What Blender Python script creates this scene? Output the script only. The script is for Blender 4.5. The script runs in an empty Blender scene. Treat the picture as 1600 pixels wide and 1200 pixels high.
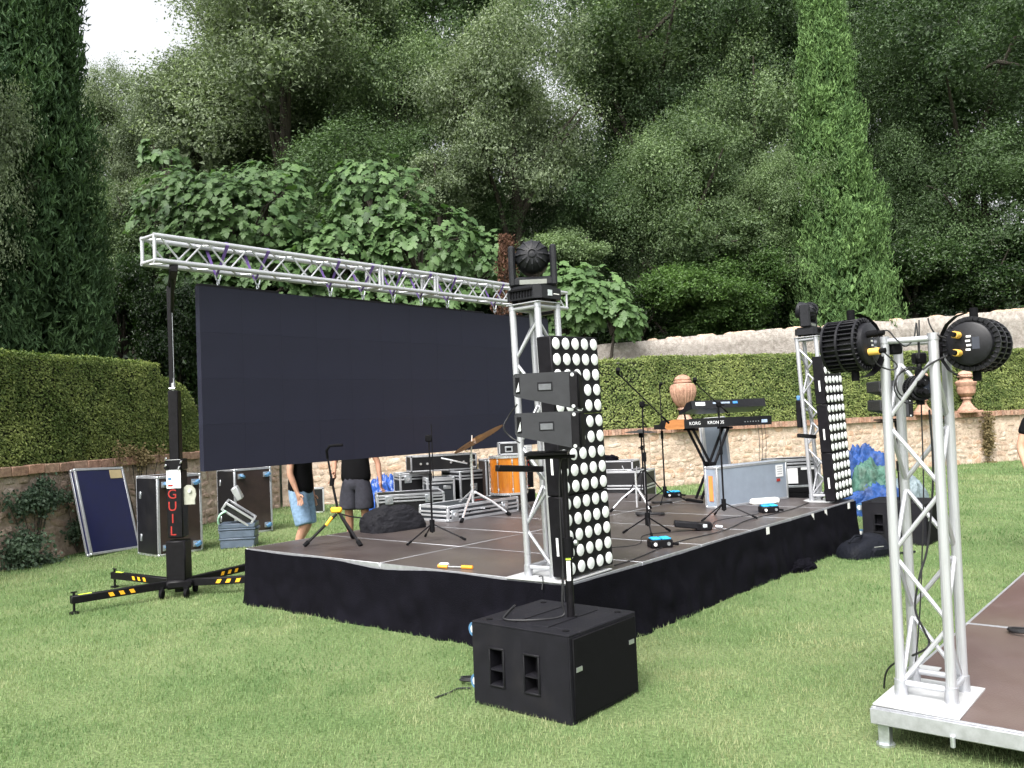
import bpy, bmesh, math, random
import numpy as np
from mathutils import Vector, Matrix, Euler

scene = bpy.context.scene
COL = scene.collection
R = math.radians
random.seed(7)

# ---------------------------------------------------------------- camera
PITCH, ROLL, CAM_H, FPX = .0389, -.0429, 1.7275, 1352.0
fw = Vector((0, math.cos(PITCH), math.sin(PITCH)))
u0 = Vector((0, -math.sin(PITCH), math.cos(PITCH)))
r0 = Vector((1, 0, 0))
rt = r0 * math.cos(ROLL) + u0 * math.sin(ROLL)
up = u0 * math.cos(ROLL) - r0 * math.sin(ROLL)
cam_pos = Vector((0, 0, CAM_H))
cd = bpy.data.cameras.new('camera')
cd.sensor_width = 36
cd.lens = 36 * FPX / 1600
cd.clip_start = .05
cd.clip_end = 600
cam = bpy.data.objects.new('camera', cd)
COL.objects.link(cam)
cam.matrix_world = Matrix(((rt.x, up.x, -fw.x, 0), (rt.y, up.y, -fw.y, 0), (rt.z, up.z, -fw.z, CAM_H), (0, 0, 0, 1)))
scene.camera = cam

# ---------------------------------------------------------------- light: a bright overcast afternoon
SUN_EL, SUN_AZ = 52, 205          # degrees; azimuth from +Y towards +X of where the sun stands
world = bpy.data.worlds.new('World')
scene.world = world
world.use_nodes = True
wn = world.node_tree.nodes
wl = world.node_tree.links
sky = wn.new('ShaderNodeTexSky')
sky.sky_type = 'NISHITA'
sky.sun_disc = False
sky.sun_elevation = R(SUN_EL)
sky.sun_rotation = R(SUN_AZ)
sky.air_density = 1.2
sky.dust_density = 6.0
sky.ozone_density = 1.0
hs = wn.new('ShaderNodeHueSaturation')
hs.inputs['Saturation'].default_value = .14
hs.inputs['Value'].default_value = 1.0
bg = wn['Background']
bg.inputs['Strength'].default_value = .15
wl.new(sky.outputs[0], hs.inputs['Color'])
wl.new(hs.outputs[0], bg.inputs['Color'])
sl = bpy.data.lights.new('sun', 'SUN')
sl.energy = 1.5
sl.angle = R(35)
sl.color = (1, .96, .9)
sun = bpy.data.objects.new('sun', sl)
COL.objects.link(sun)
sd = Vector((math.sin(R(SUN_AZ)) * math.cos(R(SUN_EL)), math.cos(R(SUN_AZ)) * math.cos(R(SUN_EL)), math.sin(R(SUN_EL))))
sun.rotation_euler = (-sd).to_track_quat('-Z', 'Y').to_euler()
sun.location = sd * 60
vs = scene.view_settings
vs.view_transform = 'Standard'
vs.look = 'None'
vs.exposure = 1.3
vs.gamma = 1
scene.render.engine = 'CYCLES'
cy = scene.cycles
cy.max_bounces = 3
cy.diffuse_bounces = 2
cy.glossy_bounces = 2
cy.transmission_bounces = 2
cy.transparent_max_bounces = 6

# ---------------------------------------------------------------- places
def P(x, y, Y):
    """world point at depth Y that the photo shows at pixel x, y"""
    d = fw + rt * ((x - 800) / FPX) - up * ((y - 600) / FPX)
    return cam_pos + d * (Y / d.y)

def G(x, y, z=0.):
    d = fw + rt * ((x - 800) / FPX) - up * ((y - 600) / FPX)
    return cam_pos + d * ((z - CAM_H) / d.z)

YAW = .6949                        # the stage's long side runs at this angle from +Y towards +X
NC = Vector((.3375, 6.1686, 0))    # nearest stage corner
LA = Vector((-math.cos(YAW), math.sin(YAW), 0))
LB = Vector((math.sin(YAW), math.cos(YAW), 0))
ZS = .537
def S(a, b, z=ZS):
    v = NC + LA * a + LB * b
    return Vector((v.x, v.y, z))
RZ = math.pi / 2 - YAW             # rotation whose local +x is LB; local +y is LA
# local frame of the stage: x = b (along the front edge), y = a (towards the screen)

# ---------------------------------------------------------------- mesh helper
class MB:
    def __init__(s):
        s.v = []; s.f = []
    def add(s, v, f, M=None):
        o = len(s.v)
        if M is not None:
            v = [M @ Vector(q) for q in v]
        s.v += [tuple(q) for q in v]
        s.f += [tuple(i + o for i in q) for q in f]
        return s
    def box(s, c, d, M=None, ch=0.):
        x, y, z = d[0] / 2, d[1] / 2, d[2] / 2
        T = Matrix.Translation(c)
        if M is not None:
            T = M @ T
        if ch <= 0:
            v = [(i * x, j * y, k * z) for i in (-1, 1) for j in (-1, 1) for k in (-1, 1)]
            f = [(0, 1, 3, 2), (4, 6, 7, 5), (0, 4, 5, 1), (2, 3, 7, 6), (0, 2, 6, 4), (1, 5, 7, 3)]
            return s.add(v, f, T)
        ch = min(ch, x * .95, y * .95, z * .95)
        v = []; idx = {}
        for i in (-1, 1):
            for j in (-1, 1):
                for k in (-1, 1):
                    for a in range(3):
                        q = [i * (x - ch), j * (y - ch), k * (z - ch)]
                        q[a] = (i * x, j * y, k * z)[a]
                        idx[i, j, k, a] = len(v); v.append(q)
        f = []
        I = idx
        for a in range(3):
            b, c2 = (a + 1) % 3, (a + 2) % 3
            for sg in (-1, 1):
                q = []
                for (m, n) in ((-1, -1), (1, -1), (1, 1), (-1, 1)):
                    t = [0, 0, 0]; t[a] = sg; t[b] = m; t[c2] = n
                    q.append(I[t[0], t[1], t[2], a])
                f.append(q if sg > 0 else q[::-1])
            for m in (-1, 1):
                for n in (-1, 1):       # edge along axis a
                    t0 = [0, 0, 0]; t0[a] = -1; t0[b] = m; t0[c2] = n
                    t1 = list(t0); t1[a] = 1
                    q = [I[(*t0, b)], I[(*t1, b)], I[(*t1, c2)], I[(*t0, c2)]]
                    f.append(q if m * n < 0 else q[::-1])
        for i in (-1, 1):
            for j in (-1, 1):
                for k in (-1, 1):
                    q = [I[i, j, k, 0], I[i, j, k, 1], I[i, j, k, 2]]
                    f.append(q if i * j * k > 0 else q[::-1])
        return s.add(v, f, T)
    def cyl(s, p0, p1, r0, r1=None, n=12, caps=True):
        return s.tube([p0, p1], [r0, r0 if r1 is None else r1], n, caps)
    def tube(s, pts, r, n=8, caps=True, closed=False):
        pts = [Vector(p) for p in pts]
        m = len(pts)
        rs = r if isinstance(r, (list, tuple)) else [r] * m
        o = len(s.v)
        ref = None
        for i, p in enumerate(pts):
            if closed:
                t = pts[(i + 1) % m] - pts[i - 1]
            else:
                t = pts[min(i + 1, m - 1)] - pts[max(i - 1, 0)]
            if t.length < 1e-9:
                t = Vector((0, 0, 1))
            t.normalize()
            if ref is None:
                ref = Vector((0, 0, 1)) if abs(t.z) < .9 else Vector((1, 0, 0))
            a = (ref - t * ref.dot(t))
            if a.length < 1e-6:
                a = t.orthogonal()
            a.normalize(); b = t.cross(a); ref = a
            for k in range(n):
                w = 2 * math.pi * k / n
                s.v.append(tuple(p + (a * math.cos(w) + b * math.sin(w)) * rs[i]))
        for i in range(m if closed else m - 1):
            j = (i + 1) % m
            for k in range(n):
                k2 = (k + 1) % n
                s.f.append((o + i * n + k, o + i * n + k2, o + j * n + k2, o + j * n + k))
        if caps and not closed:
            s.f.append(tuple(o + k for k in range(n))[::-1])
            s.f.append(tuple(o + (m - 1) * n + k for k in range(n)))
        return s
    def lathe(s, prof, n=24, M=None, cap=True):
        """prof: list of (r, z), bottom to top"""
        v = []; f = []
        for (r, z) in prof:
            for k in range(n):
                w = 2 * math.pi * k / n
                v.append((r * math.cos(w), r * math.sin(w), z))
        for i in range(len(prof) - 1):
            for k in range(n):
                k2 = (k + 1) % n
                f.append((i * n + k, i * n + k2, (i + 1) * n + k2, (i + 1) * n + k))
        if cap:
            f.append(tuple(range(n))[::-1])
            f.append(tuple((len(prof) - 1) * n + k for k in range(n)))
        return s.add(v, f, M)
    def prism(s, poly, h, M=None):
        """poly in the local xy plane, extruded along +z by h"""
        n = len(poly)
        v = [(x, y, 0) for x, y in poly] + [(x, y, h) for x, y in poly]
        f = [tuple(range(n))[::-1], tuple(range(n, 2 * n))]
        f += [(i, (i + 1) % n, n + (i + 1) % n, n + i) for i in range(n)]
        return s.add(v, f, M)
    def mesh(s, name, smooth=40):
        me = bpy.data.meshes.new(name)
        me.from_pydata(s.v, [], s.f)
        if smooth:
            me.shade_smooth()
            me.set_sharp_from_angle(angle=R(smooth))
        me.update()
        return me
    def build(s, name, mt, parent=None, smooth=40):
        return link(name, s.mesh(name, smooth), mt, parent)

def link(name, me, mt=None, parent=None):
    o = bpy.data.objects.new(name, me)
    COL.objects.link(o)
    if mt is not None and me is not None and len(me.materials) == 0:
        me.materials.append(mt)
    if parent is not None:
        o.parent = parent
    return o

def tag(o, label=None, cat=None, group=None, kind=None):
    if label: o['label'] = label
    if cat: o['category'] = cat
    if group: o['group'] = group
    if kind: o['kind'] = kind
    return o

def thing(name, label, cat, loc=(0, 0, 0), rz=0., group=None, rot=None):
    o = bpy.data.objects.new(name, None)
    COL.objects.link(o)
    o.empty_display_size = .1
    o.location = loc
    o.rotation_euler = rot if rot is not None else (0, 0, rz)
    return tag(o, label, cat, group)

def kids(o):
    return [c for c in bpy.data.objects if c.parent == o]

def dup(o, parent=None):
    c = o.copy(); COL.objects.link(c)
    if parent is not None:
        c.parent = parent
    for ch in kids(o):
        dup(ch, c)
    return c

def quick(name, v, f, mt, parent=None, smooth=0, attr=None):
    """big meshes from numpy arrays (f is n x 3 or n x 4)"""
    me = bpy.data.meshes.new(name)
    v = np.ascontiguousarray(v, dtype=np.float32); f = np.ascontiguousarray(f, dtype=np.int32)
    k = f.shape[1]
    me.vertices.add(len(v)); me.vertices.foreach_set('co', v.ravel())
    me.loops.add(f.size); me.loops.foreach_set('vertex_index', f.ravel())
    me.polygons.add(len(f)); me.polygons.foreach_set('loop_start', np.arange(0, f.size, k, dtype=np.int32))
    if attr is not None:
        at = me.attributes.new('var', 'FLOAT', 'POINT')
        at.data.foreach_set('value', np.ascontiguousarray(attr, dtype=np.float32))
    me.update(calc_edges=True)
    if smooth:
        me.shade_smooth()
    else:
        me.shade_flat()
    return link(name, me, mt, parent)

def text(name, body, size, mt, parent, M, extrude=.0008, sx=1.):
    cu = bpy.data.curves.new(name, 'FONT')
    cu.body = body; cu.size = size; cu.extrude = extrude
    cu.align_x = 'CENTER'; cu.align_y = 'CENTER'
    cu.resolution_u = 3
    t = bpy.data.objects.new(name, cu)
    COL.objects.link(t)
    dg = bpy.context.evaluated_depsgraph_get(); dg.update()
    me = bpy.data.meshes.new_from_object(t.evaluated_get(dg))
    bpy.data.objects.remove(t); bpy.data.curves.remove(cu)
    me.transform(M @ Matrix.Diagonal((sx, 1, 1, 1)))
    me.materials.clear()
    o = link(name, me, mt, parent)
    return o

def frame(o, x, y, z=None):
    """matrix with given origin and x, y axes"""
    x = Vector(x).normalized(); y = Vector(y)
    y = (y - x * x.dot(y)).normalized()
    z = x.cross(y)
    return Matrix(((x.x, y.x, z.x, o[0]), (x.y, y.y, z.y, o[1]), (x.z, y.z, z.z, o[2]), (0, 0, 0, 1)))

# ---------------------------------------------------------------- materials
MATS = {}
def mat(name, col, rough=.6, metal=0., var=.15, scale=8., bump=0., bscale=60., spec=.5, col2=None, coat=0., dirt=0., stretch=None):
    if name in MATS:
        return MATS[name]
    m = bpy.data.materials.new(name); m.use_nodes = True
    nt = m.node_tree; n = nt.nodes; L = nt.links
    b = n['Principled BSDF']
    b.inputs['Metallic'].default_value = metal
    b.inputs['Specular IOR Level'].default_value = spec
    b.inputs['Coat Weight'].default_value = coat
    tc = n.new('ShaderNodeTexCoord')
    src = tc.outputs['Object']
    if stretch:
        mp = n.new('ShaderNodeMapping'); mp.inputs['Scale'].default_value = stretch
        L.new(src, mp.inputs['Vector']); src = mp.outputs[0]
    nz = n.new('ShaderNodeTexNoise'); nz.inputs['Scale'].default_value = scale; nz.inputs['Detail'].default_value = 5
    nz.inputs['Roughness'].default_value = .65
    L.new(src, nz.inputs['Vector'])
    rp = n.new('ShaderNodeValToRGB')
    c = Vector(col[:3])
    c2 = Vector(col2[:3]) if col2 else c * (1 + var)
    c1 = c if col2 else c * (1 - var)
    rp.color_ramp.elements[0].position = .32; rp.color_ramp.elements[1].position = .68
    rp.color_ramp.elements[0].color = (*c1, 1); rp.color_ramp.elements[1].color = (*c2, 1)
    L.new(nz.outputs['Fac'], rp.inputs['Fac'])
    last = rp.outputs[0]
    if dirt:
        nd = n.new('ShaderNodeTexNoise'); nd.inputs['Scale'].default_value = scale * .35; nd.inputs['Detail'].default_value = 8
        L.new(src, nd.inputs['Vector'])
        rd = n.new('ShaderNodeValToRGB'); rd.color_ramp.elements[0].position = .52; rd.color_ramp.elements[1].position = .75
        rd.color_ramp.elements[0].color = (0, 0, 0, 1); rd.color_ramp.elements[1].color = (dirt, dirt, dirt, 1)
        L.new(nd.outputs['Fac'], rd.inputs['Fac'])
        mx = n.new('ShaderNodeMix'); mx.data_type = 'RGBA'
        L.new(rd.outputs[0], mx.inputs['Factor']); L.new(last, mx.inputs['A'])
        mx.inputs['B'].default_value = (.16, .14, .11, 1)
        last = mx.outputs['Result']
    L.new(last, b.inputs['Base Color'])
    rr = n.new('ShaderNodeMapRange'); rr.inputs['To Min'].default_value = max(.02, rough - .1); rr.inputs['To Max'].default_value = min(1, rough + .1)
    L.new(nz.outputs['Fac'], rr.inputs['Value']); L.new(rr.outputs[0], b.inputs['Roughness'])
    if bump:
        nb = n.new('ShaderNodeTexNoise'); nb.inputs['Scale'].default_value = bscale; nb.inputs['Detail'].default_value = 4
        L.new(src, nb.inputs['Vector'])
        bp = n.new('ShaderNodeBump'); bp.inputs['Strength'].default_value = bump; bp.inputs['Distance'].default_value = .02
        L.new(nb.outputs['Fac'], bp.inputs['Height']); L.new(bp.outputs[0], b.inputs['Normal'])
    MATS[name] = m
    return m

def leafmat(name, dark, light, trans=.35, rough=.55, spec=.35, mid=None):
    if name in MATS:
        return MATS[name]
    m = bpy.data.materials.new(name); m.use_nodes = True
    nt = m.node_tree; n = nt.nodes; L = nt.links
    b = n['Principled BSDF']; out = n['Material Output']
    at = n.new('ShaderNodeAttribute'); at.attribute_name = 'var'
    oi = n.new('ShaderNodeObjectInfo')
    ad = n.new('ShaderNodeMath'); ad.operation = 'MULTIPLY_ADD'; ad.inputs[1].default_value = .3; ad.inputs[2].default_value = -.15
    L.new(oi.outputs['Random'], ad.inputs[0])
    a2 = n.new('ShaderNodeMath'); a2.operation = 'ADD'; L.new(at.outputs['Fac'], a2.inputs[0]); L.new(ad.outputs[0], a2.inputs[1])
    rp = n.new('ShaderNodeValToRGB')
    rp.color_ramp.elements[0].color = (*dark, 1); rp.color_ramp.elements[1].color = (*light, 1)
    if mid:
        e = rp.color_ramp.elements.new(.45); e.color = (*mid, 1)
    L.new(a2.outputs[0], rp.inputs['Fac'])
    L.new(rp.outputs[0], b.inputs['Base Color'])
    b.inputs['Roughness'].default_value = rough; b.inputs['Specular IOR Level'].default_value = spec
    tr = n.new('ShaderNodeBsdfTranslucent')
    mt = n.new('ShaderNodeMix'); mt.data_type = 'RGBA'; mt.blend_type = 'MULTIPLY'; mt.inputs['Factor'].default_value = 1
    L.new(rp.outputs[0], mt.inputs['A']); mt.inputs['B'].default_value = (1.15, 1.3, .7, 1)
    L.new(mt.outputs['Result'], tr.inputs['Color'])
    mx = n.new('ShaderNodeMixShader'); mx.inputs[0].default_value = trans
    L.new(b.outputs[0], mx.inputs[1]); L.new(tr.outputs[0], mx.inputs[2])
    L.new(mx.outputs[0], out.inputs['Surface'])
    MATS[name] = m
    return m

ALU = mat('aluminium_tube', (.50, .51, .54), .38, .48, .12, 5, bump=.05, bscale=200, dirt=.25)
ALU_DULL = mat('aluminium_extrusion', (.44, .45, .48), .42, .6, .14, 20)
CHROME = mat('chrome', (.78, .79, .82), .28, .75, .05, 10)
STEEL = mat('galvanised_steel', (.5, .53, .56), .4, .8, .2, 30)
BLACK = mat('black_paint', (.0065, .006, .0075), .42, 0, .25, 20, bump=.08, bscale=300, spec=.16)
BLACK_MATT = mat('black_plastic', (.009, .009, .011), .6, 0, .25, 25, bump=.15, bscale=250, spec=.16)
RUBBER = mat('black_rubber', (.006, .006, .007), .75, 0, .2, 30, spec=.08)
CABINET = mat('textured_cabinet_paint', (.0085, .0083, .0115), .6, 0, .2, 12, bump=.35, bscale=420, spec=.16, dirt=.03)
ARRAY_PAINT = mat('array_cabinet_grey', (.030, .031, .035), .6, 0, .15, 12, bump=.3, bscale=420, spec=.25)
WHITE = mat('white_plastic', (.78, .78, .76), .4, 0, .05, 10)
WHITE_PAINT = mat('white_painted_plate', (.50, .51, .52), .45, .1, .08, 7, dirt=.45)
CASTER = mat('blue_castor_wheel', (.07, .17, .30), .5, 0, .2, 30)
YELLOW = mat('yellow_mark', (.85, .42, .02), .5, 0, .1, 20)
LIME = mat('lime_reflector', (.6, .8, .08), .4, 0, .1, 20)
RED = mat('red_print', (.30, .015, .010), .5, 0, .15, 30)
PAPER = mat('paper_sticker', (.72, .73, .74), .7, 0, .06, 40)

# ================================================================ SETTING
rng = np.random.default_rng(11)

def vnoise(x, y, s, seed=0):
    """smooth value noise on numpy arrays, 0..1"""
    g = np.random.default_rng(seed).random((128, 128))
    x = np.asarray(x) / s + 37.3; y = np.asarray(y) / s + 51.7
    i = np.floor(x).astype(int); j = np.floor(y).astype(int)
    u = x - i; w = y - j
    u = u * u * (3 - 2 * u); w = w * w * (3 - 2 * w)
    a = g[i % 128, j % 128]; b = g[(i + 1) % 128, j % 128]; c = g[i % 128, (j + 1) % 128]; d = g[(i + 1) % 128, (j + 1) % 128]
    return (a * (1 - u) + b * u) * (1 - w) + (c * (1 - u) + d * u) * w

def unit(a):
    return a / np.maximum(np.linalg.norm(a, axis=-1, keepdims=True), 1e-9)

def leaf_quads(c, nrm, size, asp, rg, tdir=None, fold=.12):
    n = len(c)
    t = rg.normal(size=(n, 3)) if tdir is None else tdir
    nrm = unit(nrm)
    t = unit(t - nrm * np.sum(t * nrm, 1, keepdims=True))
    b = np.cross(nrm, t)
    s = size if np.ndim(size) else np.full(n, size)
    s = (s * rg.uniform(.7, 1.3, n))[:, None]
    v = np.stack([c - t * s * .5, c + b * s * asp * .5 + nrm * s * fold, c + t * s * .5, c - b * s * asp * .5 + nrm * s * fold], 1).reshape(-1, 3)
    f = np.arange(4 * n).reshape(n, 4)
    return v, f

# ---- ground
def grass_ground():
    m = bpy.data.materials.new('lawn_soil_and_grass'); m.use_nodes = True
    n = m.node_tree.nodes; L = m.node_tree.links; b = n['Principled BSDF']
    tc = n.new('ShaderNodeTexCoord')
    a = n.new('ShaderNodeTexNoise'); a.inputs['Scale'].default_value = .9; a.inputs['Detail'].default_value = 6
    c = n.new('ShaderNodeTexNoise'); c.inputs['Scale'].default_value = 45; c.inputs['Detail'].default_value = 5
    L.new(tc.outputs['Object'], a.inputs['Vector']); L.new(tc.outputs['Object'], c.inputs['Vector'])
    r1 = n.new('ShaderNodeValToRGB'); r1.color_ramp.elements[0].position = .35; r1.color_ramp.elements[1].position = .7
    r1.color_ramp.elements[0].color = (.105, .165, .068, 1); r1.color_ramp.elements[1].color = (.175, .225, .112, 1)
    r2 = n.new('ShaderNodeValToRGB'); r2.color_ramp.elements[0].position = .3; r2.color_ramp.elements[1].position = .75
    r2.color_ramp.elements[0].color = (.55, .55, .5, 1); r2.color_ramp.elements[1].color = (1.25, 1.2, 1.1, 1)
    L.new(a.outputs['Fac'], r1.inputs['Fac']); L.new(c.outputs['Fac'], r2.inputs['Fac'])
    mx = n.new('ShaderNodeMix'); mx.data_type = 'RGBA'; mx.blend_type = 'MULTIPLY'; mx.inputs['Factor'].default_value = 1
    L.new(r1.outputs[0], mx.inputs['A']); L.new(r2.outputs[0], mx.inputs['B']); L.new(mx.outputs['Result'], b.inputs['Base Color'])
    b.inputs['Roughness'].default_value = .9; b.inputs['Specular IOR Level'].default_value = .1
    bp = n.new('ShaderNodeBump'); bp.inputs['Strength'].default_value = .6; bp.inputs['Distance'].default_value = .03
    L.new(c.outputs['Fac'], bp.inputs['Height']); L.new(bp.outputs[0], b.inputs['Normal'])
    return m
GROUND = grass_ground()
g = MB(); g.add([(-160, -120, 0), (160, -120, 0), (160, 200, 0), (-160, 200, 0)], [(0, 1, 2, 3)])
tag(g.build('lawn', GROUND), kind='structure')

# wall line (face at the lawn) and hillside behind it
WALL = [Vector((-9.3, .7, 0)), Vector((-5.1, 18.9, 0)), Vector((3.1, 19.78, 0)), Vector((14.5, 23.6, 0)), Vector((26, 27.6, 0))]
def seg(i):
    d = (WALL[i + 1] - WALL[i]); ln = d.length; d.normalize()
    return WALL[i], d, Vector((-d.y, d.x, 0)), ln
def wall_dist(x, y):
    """signed distance behind the wall line (numpy), positive on the hill side"""
    best = None
    d1 = []
    for i in range(4):
        p, d, nn, ln = seg(i)
        d1.append((x - p.x) * nn.x + (y - p.y) * nn.y)
    return np.maximum(d1[0], np.minimum.reduce([d1[1], d1[2], d1[3]]))
def hill_z(x, y):
    x = np.asarray(x, float); y = np.asarray(y, float)
    d = wall_dist(x, y)
    z = 1.28 + np.clip(d - 2.2, 0, 4) * .3 + np.clip(d - 6.2, 0, 40) * .46
    z = z + (vnoise(x, y, 3., 3) - .5) * np.clip(d - 2, 0, 3) * .35
    return np.where(d < .12, -.6, z)
def hz(x, y):
    return float(hill_z(np.array([x]), np.array([y]))[0])

SOIL = mat('hillside_soil', (.05, .045, .028), .95, 0, .4, 2.5, bump=.6, bscale=8, col2=(.04, .055, .025))
xs = np.arange(-46, 52.1, .7); ys = np.arange(-6, 64.1, .7)
GX, GY = np.meshgrid(xs, ys)
gv = np.stack([GX, GY, hill_z(GX, GY)], 2).reshape(-1, 3)
nx = len(xs); ny = len(ys)
ii = (np.arange(ny - 1)[:, None] * nx + np.arange(nx - 1)[None, :]).ravel()
gf = np.stack([ii, ii + 1, ii + nx + 1, ii + nx], 1)
zq = gv[gf][:, :, 2]
keep = zq.min(1) > 1.0
tag(quick('hillside', gv, gf[keep], SOIL, smooth=1), kind='structure')

# ---- lawn grass: short blades, thinner with distance
GRASS = leafmat('grass_blades', (.095, .172, .066), (.32, .325, .185), .3, .7, .15, mid=(.19, .272, .118))
def grass():
    V = []; A = []
    zones = [(2.6, 6.2, 6000, .024, .0045), (6.2, 10, 2500, .028, .006), (10, 15.5, 950, .034, .009), (15.5, 24, 420, .05, .014)]
    for (y0, y1, den, h, w) in zones:
        xa, xb = -.66 * y1 - .6, .66 * y1 + .8
        n = int((xb - xa) * (y1 - y0) * den)
        x = rng.uniform(xa, xb, n); y = rng.uniform(y0, y1, n)
        k = (np.abs(x) < .64 * y + .6) & (wall_dist(x, y) < .02)
        qa = (x - NC.x) * LA.x + (y - NC.y) * LA.y; qb = (x - NC.x) * LB.x + (y - NC.y) * LB.y
        k &= ~((qa > .03) & (qa < 3.97) & (qb > .03) & (qb < 5.97))          # under the stage
        k &= ~((qa < -2.6) & (qb > .1))                                      # under the second deck
        k &= ~((qa > -.74) & (qa < -.03) & (qb > -1.03) & (qb < -.34))
        patch = vnoise(x, y, .55, 5) * .6 + vnoise(x, y, .14, 6) * .4
        k &= rng.random(n) < .45 + .75 * patch
        x = x[k]; y = y[k]; n = len(x); patch = patch[k]
        hh = h * rng.uniform(.5, 1.35, n) * (.7 + .6 * patch)
        az = rng.uniform(0, 2 * np.pi, n); ln = rng.uniform(.1, .9, n) * hh
        bx, by = np.cos(az), np.sin(az)
        sx, sy = -by, bx
        c = np.stack([x, y, np.zeros(n)], 1)
        s = np.stack([sx, sy, np.zeros(n)], 1) * (w * rng.uniform(.6, 1.2, n))[:, None]
        tip = c + np.stack([bx * ln, by * ln, hh], 1)
        V.append(np.stack([c - s * .5, c + s * .5, tip], 1).reshape(-1, 3))
        var = .37 + .5 * (vnoise(x, y, 1.5, 8) - .5) + .55 * (vnoise(x, y, .28, 9) - .5) + .35 * (vnoise(x, y, .11, 12) - .5) + rng.normal(0, .14, n) + (rng.random(n) < .015) * .35
        A.append(np.repeat(np.clip(var, 0, 1), 3))
    v = np.concatenate(V); a = np.concatenate(A)
    f = np.arange(len(v)).reshape(-1, 3)
    tag(quick('lawn_grass', v, f, GRASS, attr=a), 'short pale green lawn grass in front of the stage', 'grass', kind='stuff')
grass()

# ---- stone
def stonemat(name, cols, rough=.92, mscale=7., bump=.7):
    m = bpy.data.materials.new(name); m.use_nodes = True
    n = m.node_tree.nodes; L = m.node_tree.links; b = n['Principled BSDF']
    tc = n.new('ShaderNodeTexCoord')
    gm = n.new('ShaderNodeNewGeometry')
    at = n.new('ShaderNodeAttribute'); at.attribute_name = 'var'
    oi = n.new('ShaderNodeObjectInfo')
    ad = n.new('ShaderNodeMath'); ad.operation = 'ADD'; L.new(at.outputs['Fac'], ad.inputs[0]); L.new(oi.outputs['Random'], ad.inputs[1])
    fr = n.new('ShaderNodeMath'); fr.operation = 'FRACT'; L.new(ad.outputs[0], fr.inputs[0])
    rp = n.new('ShaderNodeValToRGB')
    el = rp.color_ramp.elements
    for k in range(len(cols) - 2): el.new(.5)
    for k, c in enumerate(cols):
        el[k].position = k / (len(cols) - 1); el[k].color = (*c, 1)
    L.new(fr.outputs[0], rp.inputs['Fac'])
    nz = n.new('ShaderNodeTexNoise'); nz.inputs['Scale'].default_value = mscale; nz.inputs['Detail'].default_value = 8; nz.inputs['Roughness'].default_value = .7
    L.new(gm.outputs['Position'], nz.inputs['Vector'])
    r2 = n.new('ShaderNodeValToRGB'); r2.color_ramp.elements[0].position = .3; r2.color_ramp.elements[1].position = .72
    r2.color_ramp.elements[0].color = (.5, .46, .43, 1); r2.color_ramp.elements[1].color = (1.22, 1.2, 1.18, 1)
    L.new(nz.outputs['Fac'], r2.inputs['Fac'])
    mx = n.new('ShaderNodeMix'); mx.data_type = 'RGBA'; mx.blend_type = 'MULTIPLY'; mx.inputs['Factor'].default_value = 1
    L.new(rp.outputs[0], mx.inputs['A']); L.new(r2.outputs[0], mx.inputs['B']); L.new(mx.outputs['Result'], b.inputs['Base Color'])
    b.inputs['Roughness'].default_value = rough; b.inputs['Specular IOR Level'].default_value = .2
    bp = n.new('ShaderNodeBump'); bp.inputs['Strength'].default_value = bump; bp.inputs['Distance'].default_value = .03
    nb = n.new('ShaderNodeTexNoise'); nb.inputs['Scale'].default_value = mscale * 5; nb.inputs['Detail'].default_value = 6
    L.new(gm.outputs['Position'], nb.inputs['Vector'])
    L.new(nb.outputs['Fac'], bp.inputs['Height']); L.new(bp.outputs[0], b.inputs['Normal'])
    return m
STONE_L = stonemat('rubble_stone_pinkish_brown', [(.33, .26, .215), (.48, .385, .32), (.39, .295, .24), (.52, .45, .40), (.42, .29, .23)])  # left wall: pinkish brown and greyish stones, their own colours
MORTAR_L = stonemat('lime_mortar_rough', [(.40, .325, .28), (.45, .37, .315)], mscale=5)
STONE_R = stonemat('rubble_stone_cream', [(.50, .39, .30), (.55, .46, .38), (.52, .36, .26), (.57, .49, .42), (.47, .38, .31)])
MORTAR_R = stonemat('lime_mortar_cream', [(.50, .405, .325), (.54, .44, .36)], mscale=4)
BRICK = stonemat('terracotta_coping_brick', [(.36, .21, .15), (.44, .27, .20), (.33, .22, .17), (.48, .33, .25)], mscale=14, bump=.4)
PLASTER = stonemat('old_white_lime_render', [(.36, .335, .31), (.41, .385, .36)], mscale=8, bump=1.)

def stone_mesh(seed, n=8):
    """unit stone face: about 1 x 1 in xz, bulging to -y; back ring at y = 0"""
    r = random.Random(seed)
    ring = []
    for k in range(n):
        w = 2 * math.pi * (k + .5 * r.random()) / n
        q = max(abs(math.cos(w)), abs(math.sin(w))) ** .75
        rad = .5 / q * r.uniform(.84, 1.0)
        ring.append((math.cos(w) * rad, math.sin(w) * rad))
    v = [(x, .6, z) for x, z in ring] + [(x * .93, -.1, z * .93) for x, z in ring] + [(x * .62, -1 * r.uniform(.7, 1.1), z * .62) for x, z in ring] + [(0, -1.05, 0)]
    f = []
    for a in (0, n):
        for k in range(n):
            k2 = (k + 1) % n
            f.append((a + k, a + k2, a + n + k2, a + n + k))
    f += [(2 * n + k, 2 * n + (k + 1) % n, 3 * n) for k in range(n)]
    f = [q[::-1] for q in f]
    return v, f

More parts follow.
